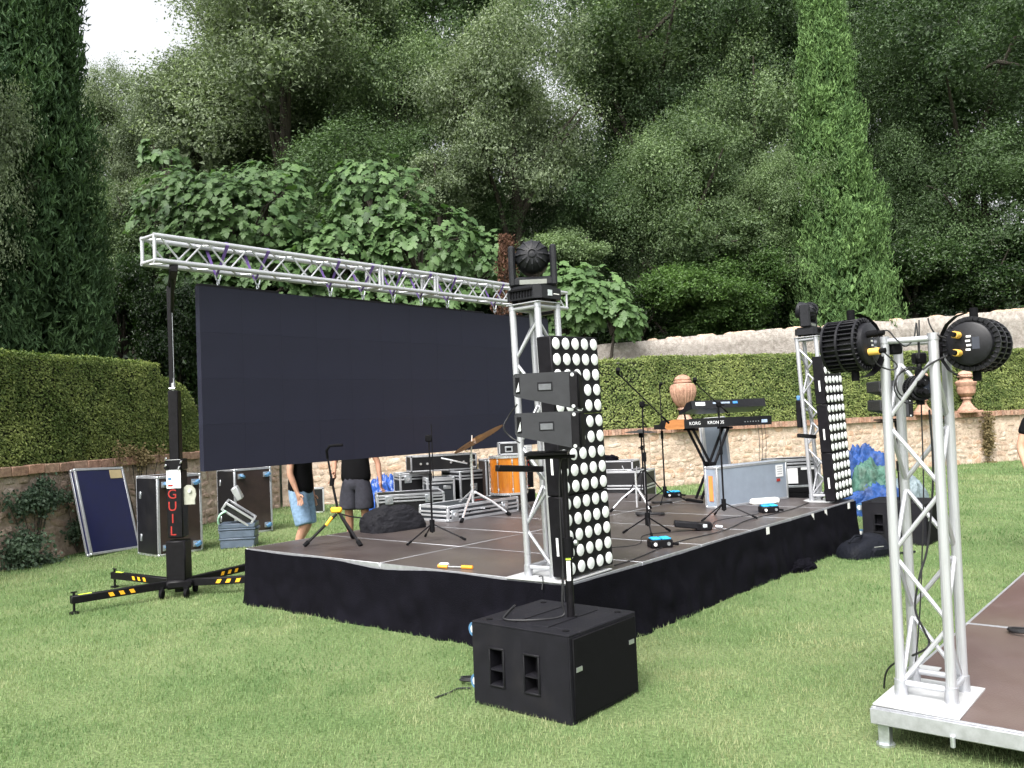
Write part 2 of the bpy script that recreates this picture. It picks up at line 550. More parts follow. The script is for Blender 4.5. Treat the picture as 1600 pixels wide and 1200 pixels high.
def wall_run(name, label, i, t0, t1, stone, mortar, single, h=1.36, group=None, cop=.30, coph=.13):
    p, d, nn, ln = seg(i)
    root = thing(name, label, 'wall', p + d * t0, math.atan2(d.y, d.x), group)   # local x along the wall, +y to the hill
    L = t1 - t0
    hb = h - coph
    m = MB(); m.box((L / 2, .24, hb / 2 - .1), (L, .40, hb + .2))
    m.build('mortar_core', mortar, root)
    rr = random.Random(int(t0 * 10) + i)
    meshes = []
    for k in range(9):
        v, f = stone_mesh(k + 50 * i)
        b = MB(); b.add(v, f); me = b.mesh('stone', 60); me.materials.append(stone); meshes.append((me, v, f))
    z = -.04
    V = []; F = []; A = []
    while z < hb - .06:
        rh = rr.uniform(.09, .20)
        if z + rh > hb - .08: rh = hb - z
        x = -rr.uniform(0, .2)
        while x < L:
            w = rr.choice((rr.uniform(.08, .16), rr.uniform(.14, .30), rr.uniform(.2, .42)))
            if x + w > 0 and rr.random() < .88:
                sc = (w * rr.uniform(.9, 1.1), (rr.uniform(.004, .034) if single else rr.uniform(.001, .012)), rh * rr.uniform(.8, 1.15))
                loc = (min(max(x + w / 2, w / 2), L - w / 2), .04, z + rh / 2 + rr.uniform(-.03, .03))
                me, v, f = rr.choice(meshes)
                rot = rr.uniform(-.3, .3)
                if single:
                    o = link('stone', me, None, root); o.location = loc; o.scale = sc; o.rotation_euler = (0, rot, 0)
                else:
                    M = Matrix.Translation(loc) @ Matrix.Rotation(rot, 4, 'Y') @ Matrix.Diagonal((*sc, 1))
                    off = len(V)
                    V += [tuple(M @ Vector(q)) for q in v]
                    F += [tuple(e + off for e in q) for q in f]
                    A += [rr.random()] * len(v)
            x += w
        z += rh
    if not single:
        me = bpy.data.meshes.new('stone_facing'); me.from_pydata(V, [], F)
        at = me.attributes.new('var', 'FLOAT', 'POINT'); at.data.foreach_set('value', A)
        me.shade_smooth(); me.set_sharp_from_angle(angle=R(60))
        o = link('stone_facing', me, stone, root); o['kind'] = 'stuff'
    # brick coping
    bw = .29 if single else .075
    k = int(L / bw)
    if single:
        b = MB(); b.box((0, 0, 0), (bw - .008, .46, coph), ch=.008); me = b.mesh('coping_brick'); me.materials.append(BRICK)
        for q in range(k):
            o = link('coping_brick', me, None, root)
            o.location = (bw * (q + .5), .19 + rr.uniform(-.008, .008), h - coph / 2 + rr.uniform(-.005, .005)); o.rotation_euler = (rr.uniform(-.015, .015), rr.uniform(-.01, .01), rr.uniform(-.012, .012))
    else:
        b = MB(); A = []
        for q in range(k):
            n0 = len(b.v)
            b.box((bw * (q + .5), .19 + rr.uniform(-.012, .012), h - coph / 2 + rr.uniform(-.006, .006)), (bw - .008, .46, coph))
            A += [rr.random()] * (len(b.v) - n0)
        me = b.mesh('coping_bricks', 0); at = me.attributes.new('var', 'FLOAT', 'POINT'); at.data.foreach_set('value', A)
        o = link('coping_bricks', me, BRICK, root); o['kind'] = 'stuff'
    return root
_, _, _, LN0 = seg(0)
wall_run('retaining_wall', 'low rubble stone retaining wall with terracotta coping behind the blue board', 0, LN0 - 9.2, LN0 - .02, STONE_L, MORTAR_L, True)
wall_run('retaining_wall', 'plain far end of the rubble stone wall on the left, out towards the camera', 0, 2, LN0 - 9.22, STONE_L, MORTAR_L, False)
wall_run('retaining_wall', 'rubble stone wall seen under the hanging screen and behind the drums', 1, 0, seg(1)[3] - .02, STONE_R, MORTAR_R, False)
wall_run('retaining_wall', 'pale rubble stone wall with brick coping below the keyboard hedge', 2, 0, seg(2)[3] - .02, STONE_R, MORTAR_R, False)
wall_run('retaining_wall', 'pale rubble stone wall continuing beyond the right edge', 3, 0, seg(3)[3], STONE_R, MORTAR_R, False)

# ---- upper rendered wall behind the right hedge
def upper_wall():
    p, d, nn, ln = seg(2)
    root = thing('rendered_wall', 'old whitish rendered wall rising behind the right hedge', 'wall', p + d * -2.2 + nn * 1.9, math.atan2(d.y, d.x))
    L = 27.; nxx = 160; nz = 10
    rg = np.random.default_rng(4)
    u = np.linspace(0, L, nxx); w = np.linspace(0, 1, nz)
    UU, WW = np.meshgrid(u, w)
    top = 3.40 + .062 * np.clip(UU - 1, 0, 30) + (vnoise(UU, UU * 0, .8, 21) - .5) * .09
    ZZ = 1.0 + (top - 1.0) * WW
    YY = -(vnoise(UU, ZZ, .35, 22) - .5) * .05 - (vnoise(UU, ZZ, .12, 23) - .5) * .025
    front = np.stack([UU, YY, ZZ], 2).reshape(-1, 3)
    back = front + np.array([0, .45, .0]); 
    n = len(front)
    ii = (np.arange(nz - 1)[:, None] * nxx + np.arange(nxx - 1)[None, :]).ravel()
    f1 = np.stack([ii, ii + 1, ii + nxx + 1, ii + nxx], 1)
    f2 = f1[:, ::-1] + n
    tt = (nz - 1) * nxx + np.arange(nxx - 1)
    f3 = np.stack([tt, tt + 1, tt + 1 + n, tt + n], 1)
    e = np.arange(nz - 1) * nxx
    f4 = np.stack([e, e + nxx, e + nxx + n, e + n], 1)
    v = np.concatenate([front, back]); f = np.concatenate([f1, f2, f3, f4])
    quick('render_coat', v, f, PLASTER, root, smooth=1, attr=np.zeros(len(v)))
    m = MB(); rr = random.Random(3)
    for k in range(70):
        x = rr.uniform(0, L); z = 3.40 + .062 * max(x - 1, 0)
        v0, f0 = stone_mesh(200 + k % 9)
        M = Matrix.Translation((x, .22, z + .0)) @ Matrix.Rotation(-math.pi / 2, 4, 'X') @ Matrix.Diagonal((rr.uniform(.2, .5), .05, rr.uniform(.3, .45), 1))
        m.add(v0, f0, M)
    o = m.build('cap_stone', STONE_R, root, 60); o['kind'] = 'stuff'
upper_wall()

# ---- clipped hedges
HEDGE_L = leafmat('box_hedge_leaves_deep', (.085, .128, .032), (.35, .395, .13), .3, .5, .3)
HEDGE_R = leafmat('box_hedge_leaves_light', (.085, .128, .034), (.35, .395, .14), .3, .5, .3)
HCORE = mat('hedge_inner_twigs', (.022, .028, .012), .95, 0, .4, 10)
def hedge(name, label, i, t0, t1, topz, depth, den, ls, lm, seed, end_round=0., face_off=.12, z0=1.30, start_round=0.):
    p, d, nn, ln = seg(i)
    root = thing(name, label, 'hedge', p + d * t0 + nn * face_off, math.atan2(d.y, d.x))
    L = t1 - t0; rg = np.random.default_rng(seed)
    def top(u):
        t = np.full_like(u, topz)
        if end_round:
            q = np.clip((u - (L - end_round)) / end_round, 0, 1)
            t = z0 + (topz - z0) * np.where(q > 0, .86 * np.sqrt(np.clip(1 - q ** 2.2, 0, 1)) + .0, 1.)
            t = np.where(q <= 0, topz, t)
        return t
    nf = int(L * (topz - z0) * den); nt = int(L * depth * den * .75)
    u = rg.uniform(0, L, nf); tp = top(u); z = z0 + (tp - z0) * rg.random(nf)
    y = (vnoise(u, z, .6, seed) - .5) * .09 + (vnoise(u, z, .16, seed + 1) - .5) * .035 - .02 + rg.normal(0, .014, nf)
    cf = np.stack([u, y, z], 1); nf_ = np.tile([0, -1., .45], (nf, 1)) + rg.normal(0, .42, (nf, 3))
    u2 = rg.uniform(0, L, nt); y2 = rg.uniform(-.03, depth, nt); t2 = top(u2)
    z2 = t2 + (vnoise(u2, y2, .5, seed + 2) - .5) * .07 + rg.normal(0, .014, nt)
    ct = np.stack([u2, y2, z2], 1); nt_ = np.tile([0, -.2, 1.], (nt, 1)) + rg.normal(0, .5, (nt, 3))
    ne = int(depth * (topz - z0) * den)
    ce = np.stack([np.full(ne, L) + rg.normal(0, .02, ne), rg.uniform(0, depth, ne), z0 + (topz - z0) * .8 * rg.random(ne)], 1)
    if end_round: ce[:, 2] = z0 + (ce[:, 2] - z0) * .4
    ne_ = np.tile([1., 0, .2], (ne, 1)) + rg.normal(0, .5, (ne, 3))
    nw = int(L * 30)      # stray sprigs above the clipped top
    u3 = rg.uniform(0, L, nw); cw = np.stack([u3, rg.uniform(0, .4, nw), top(u3) + rg.uniform(.0, .06, nw)], 1)
    c = np.concatenate([cf, ct, ce, cw]); n_ = np.concatenate([nf_, nt_, ne_, rg.normal(0, 1, (nw, 3))])
    v, f = leaf_quads(c, n_, ls, .6, rg)
    var = .38 + .5 * (vnoise(c[:, 0], c[:, 2] + c[:, 1], .8, seed + 4) - .5) + .5 * (vnoise(c[:, 0], c[:, 2], .22, seed + 5) - .5) + rg.normal(0, .2, len(c))
    o = quick('foliage', v, f, lm, root, attr=np.repeat(np.clip(var, 0, 1), 4)); o['kind'] = 'stuff'
    m = MB(); us = np.linspace(0.02, L - .06, 40); tu = top(us) - .07
    poly = [(float(us[0]), z0 - .02)] + [(float(us[-1]), z0 - .02)] + [(float(a), float(max(b, z0 + .02))) for a, b in zip(us[::-1], tu[::-1])]
    m.prism(poly, depth - .1, Matrix.Translation((0, depth - .02, 0)) @ Matrix.Rotation(math.pi / 2, 4, 'X'))
    m.build('inner_twigs', HCORE, root, 0)
    return root
hedge('clipped_hedge', 'dark clipped hedge on the left wall with a slanted end by the gate', 0, LN0 - 11.0, LN0 - 2.75, 2.93, 1.3, 3200, .042, HEDGE_L, 31, end_round=1.25)
hedge('clipped_hedge', 'lower hedge behind the hanging screen', 1, 1.8, seg(1)[3] + .02, 2.95, 1.3, 1200, .06, HEDGE_R, 41)
hedge('clipped_hedge', 'long light green clipped hedge behind the keyboards and the terracotta urns', 2, 0, seg(2)[3] + 8.0, 2.98, 1.3, 2000, .055, HEDGE_R, 51)

# ---- iron gate with stone post between the left hedge and the screen
IRON = mat('dark_iron', (.02, .02, .02), .6, .3, .3, 20)
def gate():
    p, d, nn, ln = seg(0)
    root = thing('garden_gate', 'dark iron bar gate with a rough stone post beside the left hedge', 'gate', p + d * (ln - 2.65) + nn * .3 + Vector((0, 0, 1.34)), math.atan2(d.y, d.x))
    for k in range(9):
        m = MB(); m.cyl((.1 + k * .13, 0, 0), (.1 + k * .13, 0, .95), .010, n=6); m.lathe([(.02, 0), (.0, .07)], 6, Matrix.Translation((.1 + k * .13, 0, .95)))
        m.build('bar', IRON, root)
    for z in (.12, .8):
        m = MB(); m.box((.62, 0, z), (1.2, .016, .03)); m.build('rail', IRON, root)
    m = MB(); rr = random.Random(5)
    for k in range(5):
        m.box((1.42 + rr.uniform(-.01, .01), 0, .12 + k * .24), (.2 + rr.uniform(-.02, .02), .22, .232), ch=.02)
    m.build('stone_post', STONE_R, root)
gate()

# ================================================================ TREES
BARK = mat('tree_bark', (.042, .035, .027), .95, 0, .4, 6, bump=.8, bscale=18, stretch=(1, 1, .25))
BARK_PALE = mat('fig_bark', (.25, .23, .2), .9, 0, .25, 8, bump=.5, bscale=20)
OAK_GREY = leafmat('holm_oak_leaves_grey', (.068, .095, .052), (.335, .405, .25), .3, .5, .35)
OAK_MID = leafmat('holm_oak_leaves_green', (.050, .084, .037), (.245, .335, .16), .3, .5, .35)
OAK_DARK = leafmat('evergreen_leaves_dark', (.032, .058, .025), (.155, .24, .105), .3, .48, .35)
GREEN = leafmat('shrub_leaves_fresh', (.030, .065, .016), (.12, .21, .055), .32, .45, .35)
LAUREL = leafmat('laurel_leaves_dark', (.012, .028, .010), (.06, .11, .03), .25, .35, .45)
CYP_R = leafmat('cypress_sprays_light', (.034, .080, .030), (.20, .315, .115), .2, .7, .15)
CYP_L = leafmat('cypress_sprays_dark', (.018, .042, .02), (.085, .145, .06), .2, .7, .15)
DEAD = leafmat('dead_ivy_leaves', (.045, .026, .018), (.16, .085, .06), .2, .8, .1)

def crown_mesh(name, seed, nl, per, clump, ls, asp=.45, fil=.25):
    """unit crown about 1 in radius: lobes of leaf clumps, uneven outline"""
    rg = np.random.default_rng(seed)
    lob = unit(rg.normal(size=(nl, 3))) * rg.uniform(.18, .80, (nl, 1)) ** .8; lob[:, 2] *= .92
    lr = rg.uniform(.15, .31, nl)
    C = []; Nn = []; B = []
    for k in range(nl):
        m = int(per * (lr[k] / .23) ** 2)
        dr = unit(rg.normal(size=(m, 3))); dr[:, 2] = np.abs(dr[:, 2]) * np.where(rg.random(m) < .78, 1, -1); 
        cc = lob[k] + dr * lr[k] * rg.uniform(.62, 1.12, (m, 1))
        C.append(cc); Nn.append(dr); B.append(rg.normal(0, .10, m) + rg.normal(0, .11))
    C = np.concatenate(C); Nn = np.concatenate(Nn); B = np.concatenate(B)
    q = 92
    off = rg.normal(size=(len(C), q, 3)) * clump * rg.uniform(.6, 1.35, (len(C), 1, 1)) * np.array([1, 1, .72])
    off += Nn[:, None, :] * clump * .4 * rg.normal(size=(len(C), q, 1))
    c = (C[:, None, :] + off).reshape(-1, 3)
    nn = (Nn[:, None, :] * .55 + np.array([0, 0, .5]) + rg.normal(0, .75, (len(C), q, 3))).reshape(-1, 3)
    v, f = leaf_quads(c, nn, ls, asp, rg)
    var = np.clip(.34 + np.repeat(B, q) + rg.normal(0, .19, len(c)), 0, 1)
    ni = 330 * nl                     # inner leaves that close the crown
    kk = rg.integers(0, nl, ni)
    ci = lob[kk] + unit(rg.normal(size=(ni, 3))) * (lr[kk] * rg.random(ni) ** .5 * .72)[:, None]
    v2, f2 = leaf_quads(ci, rg.normal(size=(ni, 3)) + np.array([0, -.4, .3]), ls * 1.9, .6, rg)
    f = np.concatenate([f, f2 + len(v)]); v = np.concatenate([v, v2])
    var = np.concatenate([var, np.clip(.3 + rg.normal(0, .15, ni), 0, 1)])
    me_o = quick(name, v, f, OAK_MID, attr=np.repeat(var, 4))
    me = me_o.data; bpy.data.objects.remove(me_o)
    return me
CROWNS = [crown_mesh('crown', 100 + k, 34, 26, .062, .0215, .5) for k in range(4)]
SHRUBS = [crown_mesh('foliage', 200 + k, 20, 18, .080, .050, .5) for k in range(3)]
def tree(label, px, py, Y, rw, rh, var, mt, rz=0., cat='tree', name='holm_oak', group=None, depth=None, base=None):
    c = P(px, py, Y)
    k = Y / FPX
    sx, sz = rw * k, rh * k
    bx, by = (c.x, c.y + .3) if base is None else base
    bz = hz(bx, by)
    if bz < 0: bz = 0
    root = thing(name, label, cat, (bx, by, bz - .1), 0, group)
    cr = link('crown' if name != 'shrub' else 'foliage', var, None, root)
    cr.material_slots[0].link = 'OBJECT'; cr.material_slots[0].material = mt
    cr.location = c - Vector((bx, by, bz - .1)); cr.scale = (sx, depth or (sx + sz) / 2, sz); cr.rotation_euler = (0, 0, 0)
    cr.rotation_euler.z = 0
    # trunk and limbs
    rr = random.Random(int(px * 3 + py))
    m = MB(); top = cr.location
    t = max(.04, min(.22, .026 * (top.z + sz)))
    pts = [Vector((0, 0, -.2)), Vector((rr.uniform(-.15, .15), 0, top.z * .3)), Vector((top.x * .6, top.y * .6, top.z * .65)), top + Vector((0, 0, sz * .35))]
    m.tube(pts, [t * 1.25, t, t * .8, t * .3], 8)
    for q in range(6):
        a = rr.uniform(0, 6.28); s0 = pts[1].lerp(pts[2], rr.uniform(.2, 1)) if q < 3 else pts[2].lerp(pts[3], rr.uniform(0, .7))
        e = top + Vector((math.cos(a) * sx * .6, math.sin(a) * sx * .6, rr.uniform(-.3, .55) * sz))
        mid = s0.lerp(e, .5) + Vector((0, 0, .1 * sz))
        m.tube([s0, mid, e], [t * .5, t * .32, t * .1], 6)
    m.build('trunk', BARK, root)
    return root

C0, C1, C2, C3 = CROWNS
TREES = [
 ('tall pale grey green oak above the left half of the roof truss', 440, 90, 28, 250, 240, C0, OAK_GREY),
 ('grey oak between the open sky and the pale oak', 300, 210, 29, 130, 160, C1, OAK_GREY),
 ('broad grey oak above the moving head light', 800, 200, 26, 185, 225, C2, OAK_GREY),
 ('dark oak filling the top centre behind the grey oak', 1000, 60, 33, 230, 210, C3, OAK_MID),
 ('middle green oak over the keyboards', 1050, 320, 27.5, 175, 185, C1, OAK_MID),
 ('dark spreading evergreen right of the pale cypress', 1500, 100, 29, 225, 220, C3, OAK_DARK),
 ('low dark evergreen above the wall at the right edge', 1540, 330, 28.5, 180, 170, C0, OAK_DARK),
 ('dull oak just below the patch of sky', 190, 215, 32, 95, 135, C2, OAK_GREY),
 ('green oak between the two big grey oaks', 620, 180, 30, 170, 210, C3, OAK_MID),
 ('dark oak left of the pale cypress top', 1170, 110, 31, 180, 210, C0, OAK_DARK),
 ('shaded oak below the dark top centre crown', 920, 350, 28, 150, 160, C3, OAK_DARK),
 ('brownish green oak leaning against the pale cypress', 1205, 360, 27, 120, 160, C2, OAK_MID),
 ('oak branches in front of the dark cypress at the left edge', -75, 260, 14.5, 120, 330, C1, OAK_GREY),
 ('shaded oak behind the fig foliage', 560, 320, 27, 200, 150, C2, OAK_DARK),
 ('oak in shade behind the dark cypress', 200, 390, 25, 140, 150, C0, OAK_MID),
 ('shaded oak right behind the brown ivy trunk', 740, 380, 26.5, 140, 150, C1, OAK_DARK),
 ('shaded oak between the keyboards oak and the pale cypress', 1180, 230, 30, 160, 200, C3, OAK_MID),
 ('dark evergreen just right of the pale cypress middle', 1400, 300, 30.5, 130, 180, C1, OAK_DARK),
 ('shaded oak low behind the first fig tree', 380, 390, 26, 160, 130, C3, OAK_DARK),
 ('shaded oak filling in under the tall pale oak', 470, 230, 32, 200, 150, C2, OAK_MID),
 ('far dark oak along the upper left ridge', 500, 60, 40, 190, 260, C1, OAK_MID),
 ('far oak on the ridge over the centre', 720, 60, 41, 200, 240, C0, OAK_DARK),
 ('far oak on the ridge over the right centre', 1050, 160, 42, 200, 260, C2, OAK_DARK),
 ('far oak on the ridge behind the right cypress', 1330, 60, 40, 230, 260, C2, OAK_DARK),
 ('far oak on the ridge at the top right', 1600, 80, 39, 220, 280, C1, OAK_DARK),
 ('far shaded oak low on the ridge at left centre', 330, 330, 40, 230, 160, C3, OAK_DARK),
]
for (lb, x, y, Y, w, h, me, mt) in TREES:
    tree(lb, x, y, Y, w, h, me, mt)

def cypress(label, px, Y, half, topz, lm, seed, n, lean=0., s=1.):
    c = P(px, 400, Y); bz = hz(c.x, c.y)
    root = thing('cypress_tree', label, 'tree', (c.x, c.y, bz - .1))
    rg = np.random.default_rng(seed)
    H = topz - bz
    R0 = half * Y / FPX
    m = int(n / 60)
    hh = rg.random(m) ** .85
    def rad(h):
        return R0 * np.interp(h, [0, .06, .18, .32, .5, .7, .88, 1], [.80, 1.0, 1., .86, .64, .42, .20, .02])
    az = rg.uniform(0, 2 * np.pi, m)
    bump = .80 + .34 * vnoise(az * 2.2, hh * H, .75, seed) 
    rd = rad(hh) * bump * rg.uniform(.72, 1.04, m)
    C = np.stack([np.cos(az) * rd + lean * hh * H, np.sin(az) * rd, hh * H], 1)
    out = np.stack([np.cos(az), np.sin(az), np.full(m, 0.)], 1)
    q = 60
    ax = unit(out * .28 + np.array([0, 0, 1.]) + rg.normal(0, .12, (m, 3)))
    tt = rg.uniform(-.5, .6, (m, q, 1)) * .62 * s
    off = ax[:, None, :] * tt + rg.normal(size=(m, q, 3)) * .085 * s * (1 - np.abs(tt) * .9)
    c = (C[:, None, :] + off).reshape(-1, 3)
    td = (ax[:, None, :] + rg.normal(0, .38, (m, q, 3)) + out[:, None, :] * .25).reshape(-1, 3)
    nn = (out[:, None, :] + rg.normal(0, .6, (m, q, 3))).reshape(-1, 3)
    v, f = leaf_quads(c, nn, .15 * s, .26, rg, tdir=td)
    B = np.repeat(rg.normal(0, .12, m), q)
    var = np.clip(.4 + B + rg.normal(0, .14, len(c)), 0, 1)
    ni = n // 3
    hi = rg.random(ni) ** .85; ai = rg.uniform(0, 2 * np.pi, ni); ri = rad(hi) * rg.random(ni) ** .5 * .8
    ci = np.stack([np.cos(ai) * ri + lean * hi * H, np.sin(ai) * ri, hi * H], 1)
    v2, f2 = leaf_quads(ci, rg.normal(size=(ni, 3)), .26 * s, .45, rg, tdir=np.tile([0, 0, 1.], (ni, 1)) + rg.normal(0, .4, (ni, 3)))
    f = np.concatenate([f, f2 + len(v)]); v = np.concatenate([v, v2]); var = np.concatenate([var, np.clip(.3 + rg.normal(0, .12, ni), 0, 1)])
    o = quick('crown', v, f, lm, root, attr=np.repeat(var, 4))
    t = MB(); t.tube([(0, 0, -.2), (lean * H * .5, 0, H * .5), (lean * H * .95, 0, H * .95)], [.24, .15, .03], 8)
    t.build('trunk', BARK, root)
    return root
cypress('tall pale green cypress column standing behind the right wall', 1312, 26.0, 80, 17.5, CYP_R, 61, 92000, lean=-.012)
cypress('broad dark cypress at the left edge behind the clipped hedge', 44, 16.6, 120, 19, CYP_L, 62, 96000)

# dead ivy trunk
def ivy_trunk():
    b = P(792, 430, 20.9)
    bz = hz(b.x, b.y)
    root = thing('ivy_clad_trunk', 'trunk wrapped in reddish brown dead ivy behind the moving head light', 'tree', (b.x, b.y, bz - .1))
    rg = np.random.default_rng(9)
    t = MB(); t.tube([(0, 0, -.1), (.05, 0, 2), (-.1, .1, 3.4), (.05, .2, 4.4)], [.2, .16, .1, .04], 8); t.build('trunk', BARK, root)
    n = 6000
    z = rg.uniform(.8, 5.0, n); a = rg.uniform(0, 6.28, n); r = .08 + .55 * vnoise(a, z, .45, 3) ** 1.5 * rg.random(n) ** .5 * (1.1 - z / 8)
    c = np.stack([np.cos(a) * r, np.sin(a) * r, z], 1); nn = np.stack([np.cos(a), np.sin(a), a * 0 - .3], 1) + rg.normal(0, .6, (n, 3))
    v, f = leaf_quads(c, nn, .075, .6, rg, tdir=np.tile([0, 0, -1.], (n, 1)) + rg.normal(0, .5, (n, 3)))
    o = quick('dead_leaves', v, f, DEAD, root, attr=np.repeat(rg.random(n), 4)); o['kind'] = 'stuff'
ivy_trunk()

# shrubs on the slope
S0, S1, S2 = SHRUBS
SH = [
 ('dark laurel bush right beside the slanted hedge end', 270, 530, 20.8, 80, 115, S0, LAUREL),
 ('dark laurel bush between the dark cypress and the truss end', 190, 480, 21, 75, 120, S1, LAUREL),
 ('green bush below the truss at the screen corner', 330, 450, 23, 90, 80, S2, GREEN),
 ('shaded bush behind the hanging screen top', 480, 470, 23, 120, 90, S0, LAUREL),
 ('green bush behind the centre of the screen', 650, 470, 23.5, 120, 90, S1, GREEN),
 ('bright green bush right of the fig leaves by the white wall', 1060, 470, 25, 100, 90, S2, GREEN),
 ('dark bush low between figs and the green bush', 985, 500, 25.5, 90, 85, S1, LAUREL),
 ('green bush left of the pale cypress foot', 1150, 460, 26, 95, 95, S0, GREEN),
 ('dark bush at the foot of the pale cypress', 1220, 480, 27, 75, 75, S1, LAUREL),
 ('ivy dark bush right of the pale cypress foot', 1430, 430, 27.5, 95, 95, S2, LAUREL),
 ('dark bush above the wall behind the twin spotlights', 1530, 430, 27.5, 105, 90, S0, LAUREL),
 ('dark bush at the far right above the white wall', 1640, 410, 27.5, 95, 105, S1, LAUREL),
 ('olive bush above the moving head light', 870, 410, 24.5, 85, 75, S2, OAK_MID),
 ('shaded bush behind the left hedge', 90, 520, 19, 90, 70, S2, LAUREL),
 ('grey bush left of the fig foliage', 225, 330, 24, 75, 85, S1, OAK_GREY),
 ('grey bush over the fig foliage centre', 690, 290, 24.5, 85, 80, S0, OAK_GREY),
 ('mid green bush over the middle hedge', 1120, 390, 26.2, 100, 85, S1, OAK_MID),
 ('dark bush behind the right fig tree', 900, 500, 24.5, 90, 80, S0, LAUREL),
 ('dark bush hidden low behind the screen', 780, 480, 24, 90, 90, S2, LAUREL),
 ('dark bush behind the pale cypress', 1320, 440, 28.5, 90, 100, S1, LAUREL),
]
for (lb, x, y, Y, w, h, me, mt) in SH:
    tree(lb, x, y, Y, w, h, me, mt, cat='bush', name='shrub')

# undergrowth over the slope
def undergrowth():
    rg = np.random.default_rng(77)
    n = 5200
    x = rg.uniform(-22, 26, n); y = rg.uniform(8, 46, n)
    d = wall_dist(x, y); k = (d > 2.6) & (np.abs(x) < .75 * y + 3)
    x = x[k]; y = y[k]; z = hill_z(x, y); n = len(x); q = 40
    c = np.stack([x, y, z + rg.uniform(.1, 1.3, n)], 1)
    off = rg.normal(size=(n, q, 3)) * np.array([.4, .4, .35])
    cc = (c[:, None] + off).reshape(-1, 3)
    nn = np.tile([0, -.5, .6], (len(cc), 1)) + rg.normal(0, .7, (len(cc), 3))
    v, f = leaf_quads(cc, nn, .17, .55, rg)
    var = np.clip(.35 + np.repeat(rg.normal(0, .15, n), q) + rg.normal(0, .15, len(cc)), 0, 1)
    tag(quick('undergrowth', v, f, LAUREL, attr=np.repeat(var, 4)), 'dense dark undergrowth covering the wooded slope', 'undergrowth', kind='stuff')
undergrowth()

# ---- fig trees: large lobed leaves
FIG = leafmat('fig_leaves', (.042, .086, .031), (.145, .24, .088), .3, .5, .3)
def fig_leaf():
    out = [(0, 0), (.16, -.10), (.30, .02), (.27, .16), (.50, .22), (.44, .42), (.24, .40), (.26, .62), (.12, .86), (0, 1.0)]
    ring = out + [(-x, y) for x, y in out[1:-1]][::-1]
    v = [(0, .38, .0)] + [(x, y, -.28 * abs(x) ** 1.3 - .22 * max(0, y - .5) ** 1.4 * 1.6) for x, y in ring]
    n = len(ring)
    f = [(0, 1 + k, 1 + (k + 1) % n) for k in range(n)]
    return v, f
FV, FF = fig_leaf()
fm = bpy.data.meshes.new('leaf'); fm.from_pydata(FV, [], FF)
at = fm.attributes.new('var', 'FLOAT', 'POINT'); at.data.foreach_set('value', [.5] * len(FV))
fm.materials.append(FIG); fm.shade_smooth()
FVn = np.array(FV); FFn = np.array(FF)
def fig_tree(label, mounds, seed, single, many, size=.24):
    rg = np.random.default_rng(seed)
    c0 = P(mounds[0][0], mounds[0][1], mounds[0][2])
    bx = sum(P(m[0], m[1], m[2]).x for m in mounds) / len(mounds); by = c0.y + .4
    bz = hz(bx, by)
    base = Vector((bx, by, max(bz, 1.2) - .1))
    root = thing('fig_tree', label, 'tree', base)
    pts = []; nrm = []
    w = np.array([m[3] * m[4] for m in mounds], float); w /= w.sum()
    tot = single + many
    stem = MB()
    for (px, py, Y, rw, rh), wk in zip(mounds, w):
        c = np.array(P(px, py, Y)); k = Y / FPX
        rad = np.array([rw * k, min(rw, rh) * k * .8, rh * k])
        m = int(tot * wk)
        dr = unit(rg.normal(size=(m, 3))); dr[:, 1] = -np.abs(dr[:, 1]) * np.where(rg.random(m) < .85, 1, -1)
        ros = unit(rg.normal(size=(max(4, m // 9), 3))); ros[:, 1] = -np.abs(ros[:, 1]); 
        pick = ros[rg.integers(0, len(ros), m)]
        dr = unit(pick + rg.normal(0, .20, (m, 3)))
        p = c + dr * rad * rg.uniform(.72, 1.08, (m, 1))
        pts.append(p); nrm.append(unit(dr * .7 + np.array([0, -.35, .75]) + rg.normal(0, .33, (m, 3))))
        cl = Vector(c) - base
        stem.tube([(cl.x * .55, .15, 0), (cl.x * .75, cl.y * .5, cl.z * .45), cl], [.06, .045, .025], 6)
        for r_ in ros[:14]:
            e = cl + Vector(r_ * rad * .9)
            stem.tube([cl.lerp(Vector((cl.x * .5, cl.y * .5, cl.z * .45)), .3), cl.lerp(e, .5), e], [.03, .022, .01], 5)
    pts = np.concatenate(pts); nrm = np.concatenate(nrm)
    stem.build('branches', BARK, root)
    # largest in view (nearest the camera side) first
    score = pts[:, 1] + rg.normal(0, .15, len(pts))
    o_ = np.argsort(score)
    V = []; F = []; A = []
    for rank, q in enumerate(o_):
        n_ = Vector(nrm[q]); t = Vector((rg.normal() * .6, -.5 + rg.normal() * .3, -.75 + rg.normal() * .35))
        y = (t - n_ * n_.dot(t)).normalized(); x = y.cross(n_)
        s = size * rg.uniform(.6, 1.25)
        o = Vector(pts[q]) - base
        M = Matrix(((x.x * s, y.x * s, n_.x * s, o.x), (x.y * s, y.y * s, n_.y * s, o.y), (x.z * s, y.z * s, n_.z * s, o.z), (0, 0, 0, 1)))
        if rank < single:
            ob = link('leaf', fm, None, root); ob.matrix_local = M
        else:
            Mn = np.array(M)
            vv = FVn @ Mn[:3, :3].T + Mn[:3, 3]
            F.append(FFn + len(FVn) * len(V)); V.append(vv); A.append(np.full(len(FVn), np.clip(.45 + rg.normal(0, .2), 0, 1)))
    if V:
        o = quick('leaf_mass', np.concatenate(V), np.concatenate(F), FIG, root, smooth=1, attr=np.concatenate(A)); o['kind'] = 'stuff'
fig_tree('fig tree with large lobed leaves rising above the left half of the truss', [(380, 345, 21.6, 125, 85), (300, 335, 22, 95, 75), (430, 290, 22.4, 70, 50), (290, 420, 21.6, 80, 60), (400, 440, 21.4, 110, 60), (255, 235, 23.5, 40, 25)], 5, 290, 1700, .265)
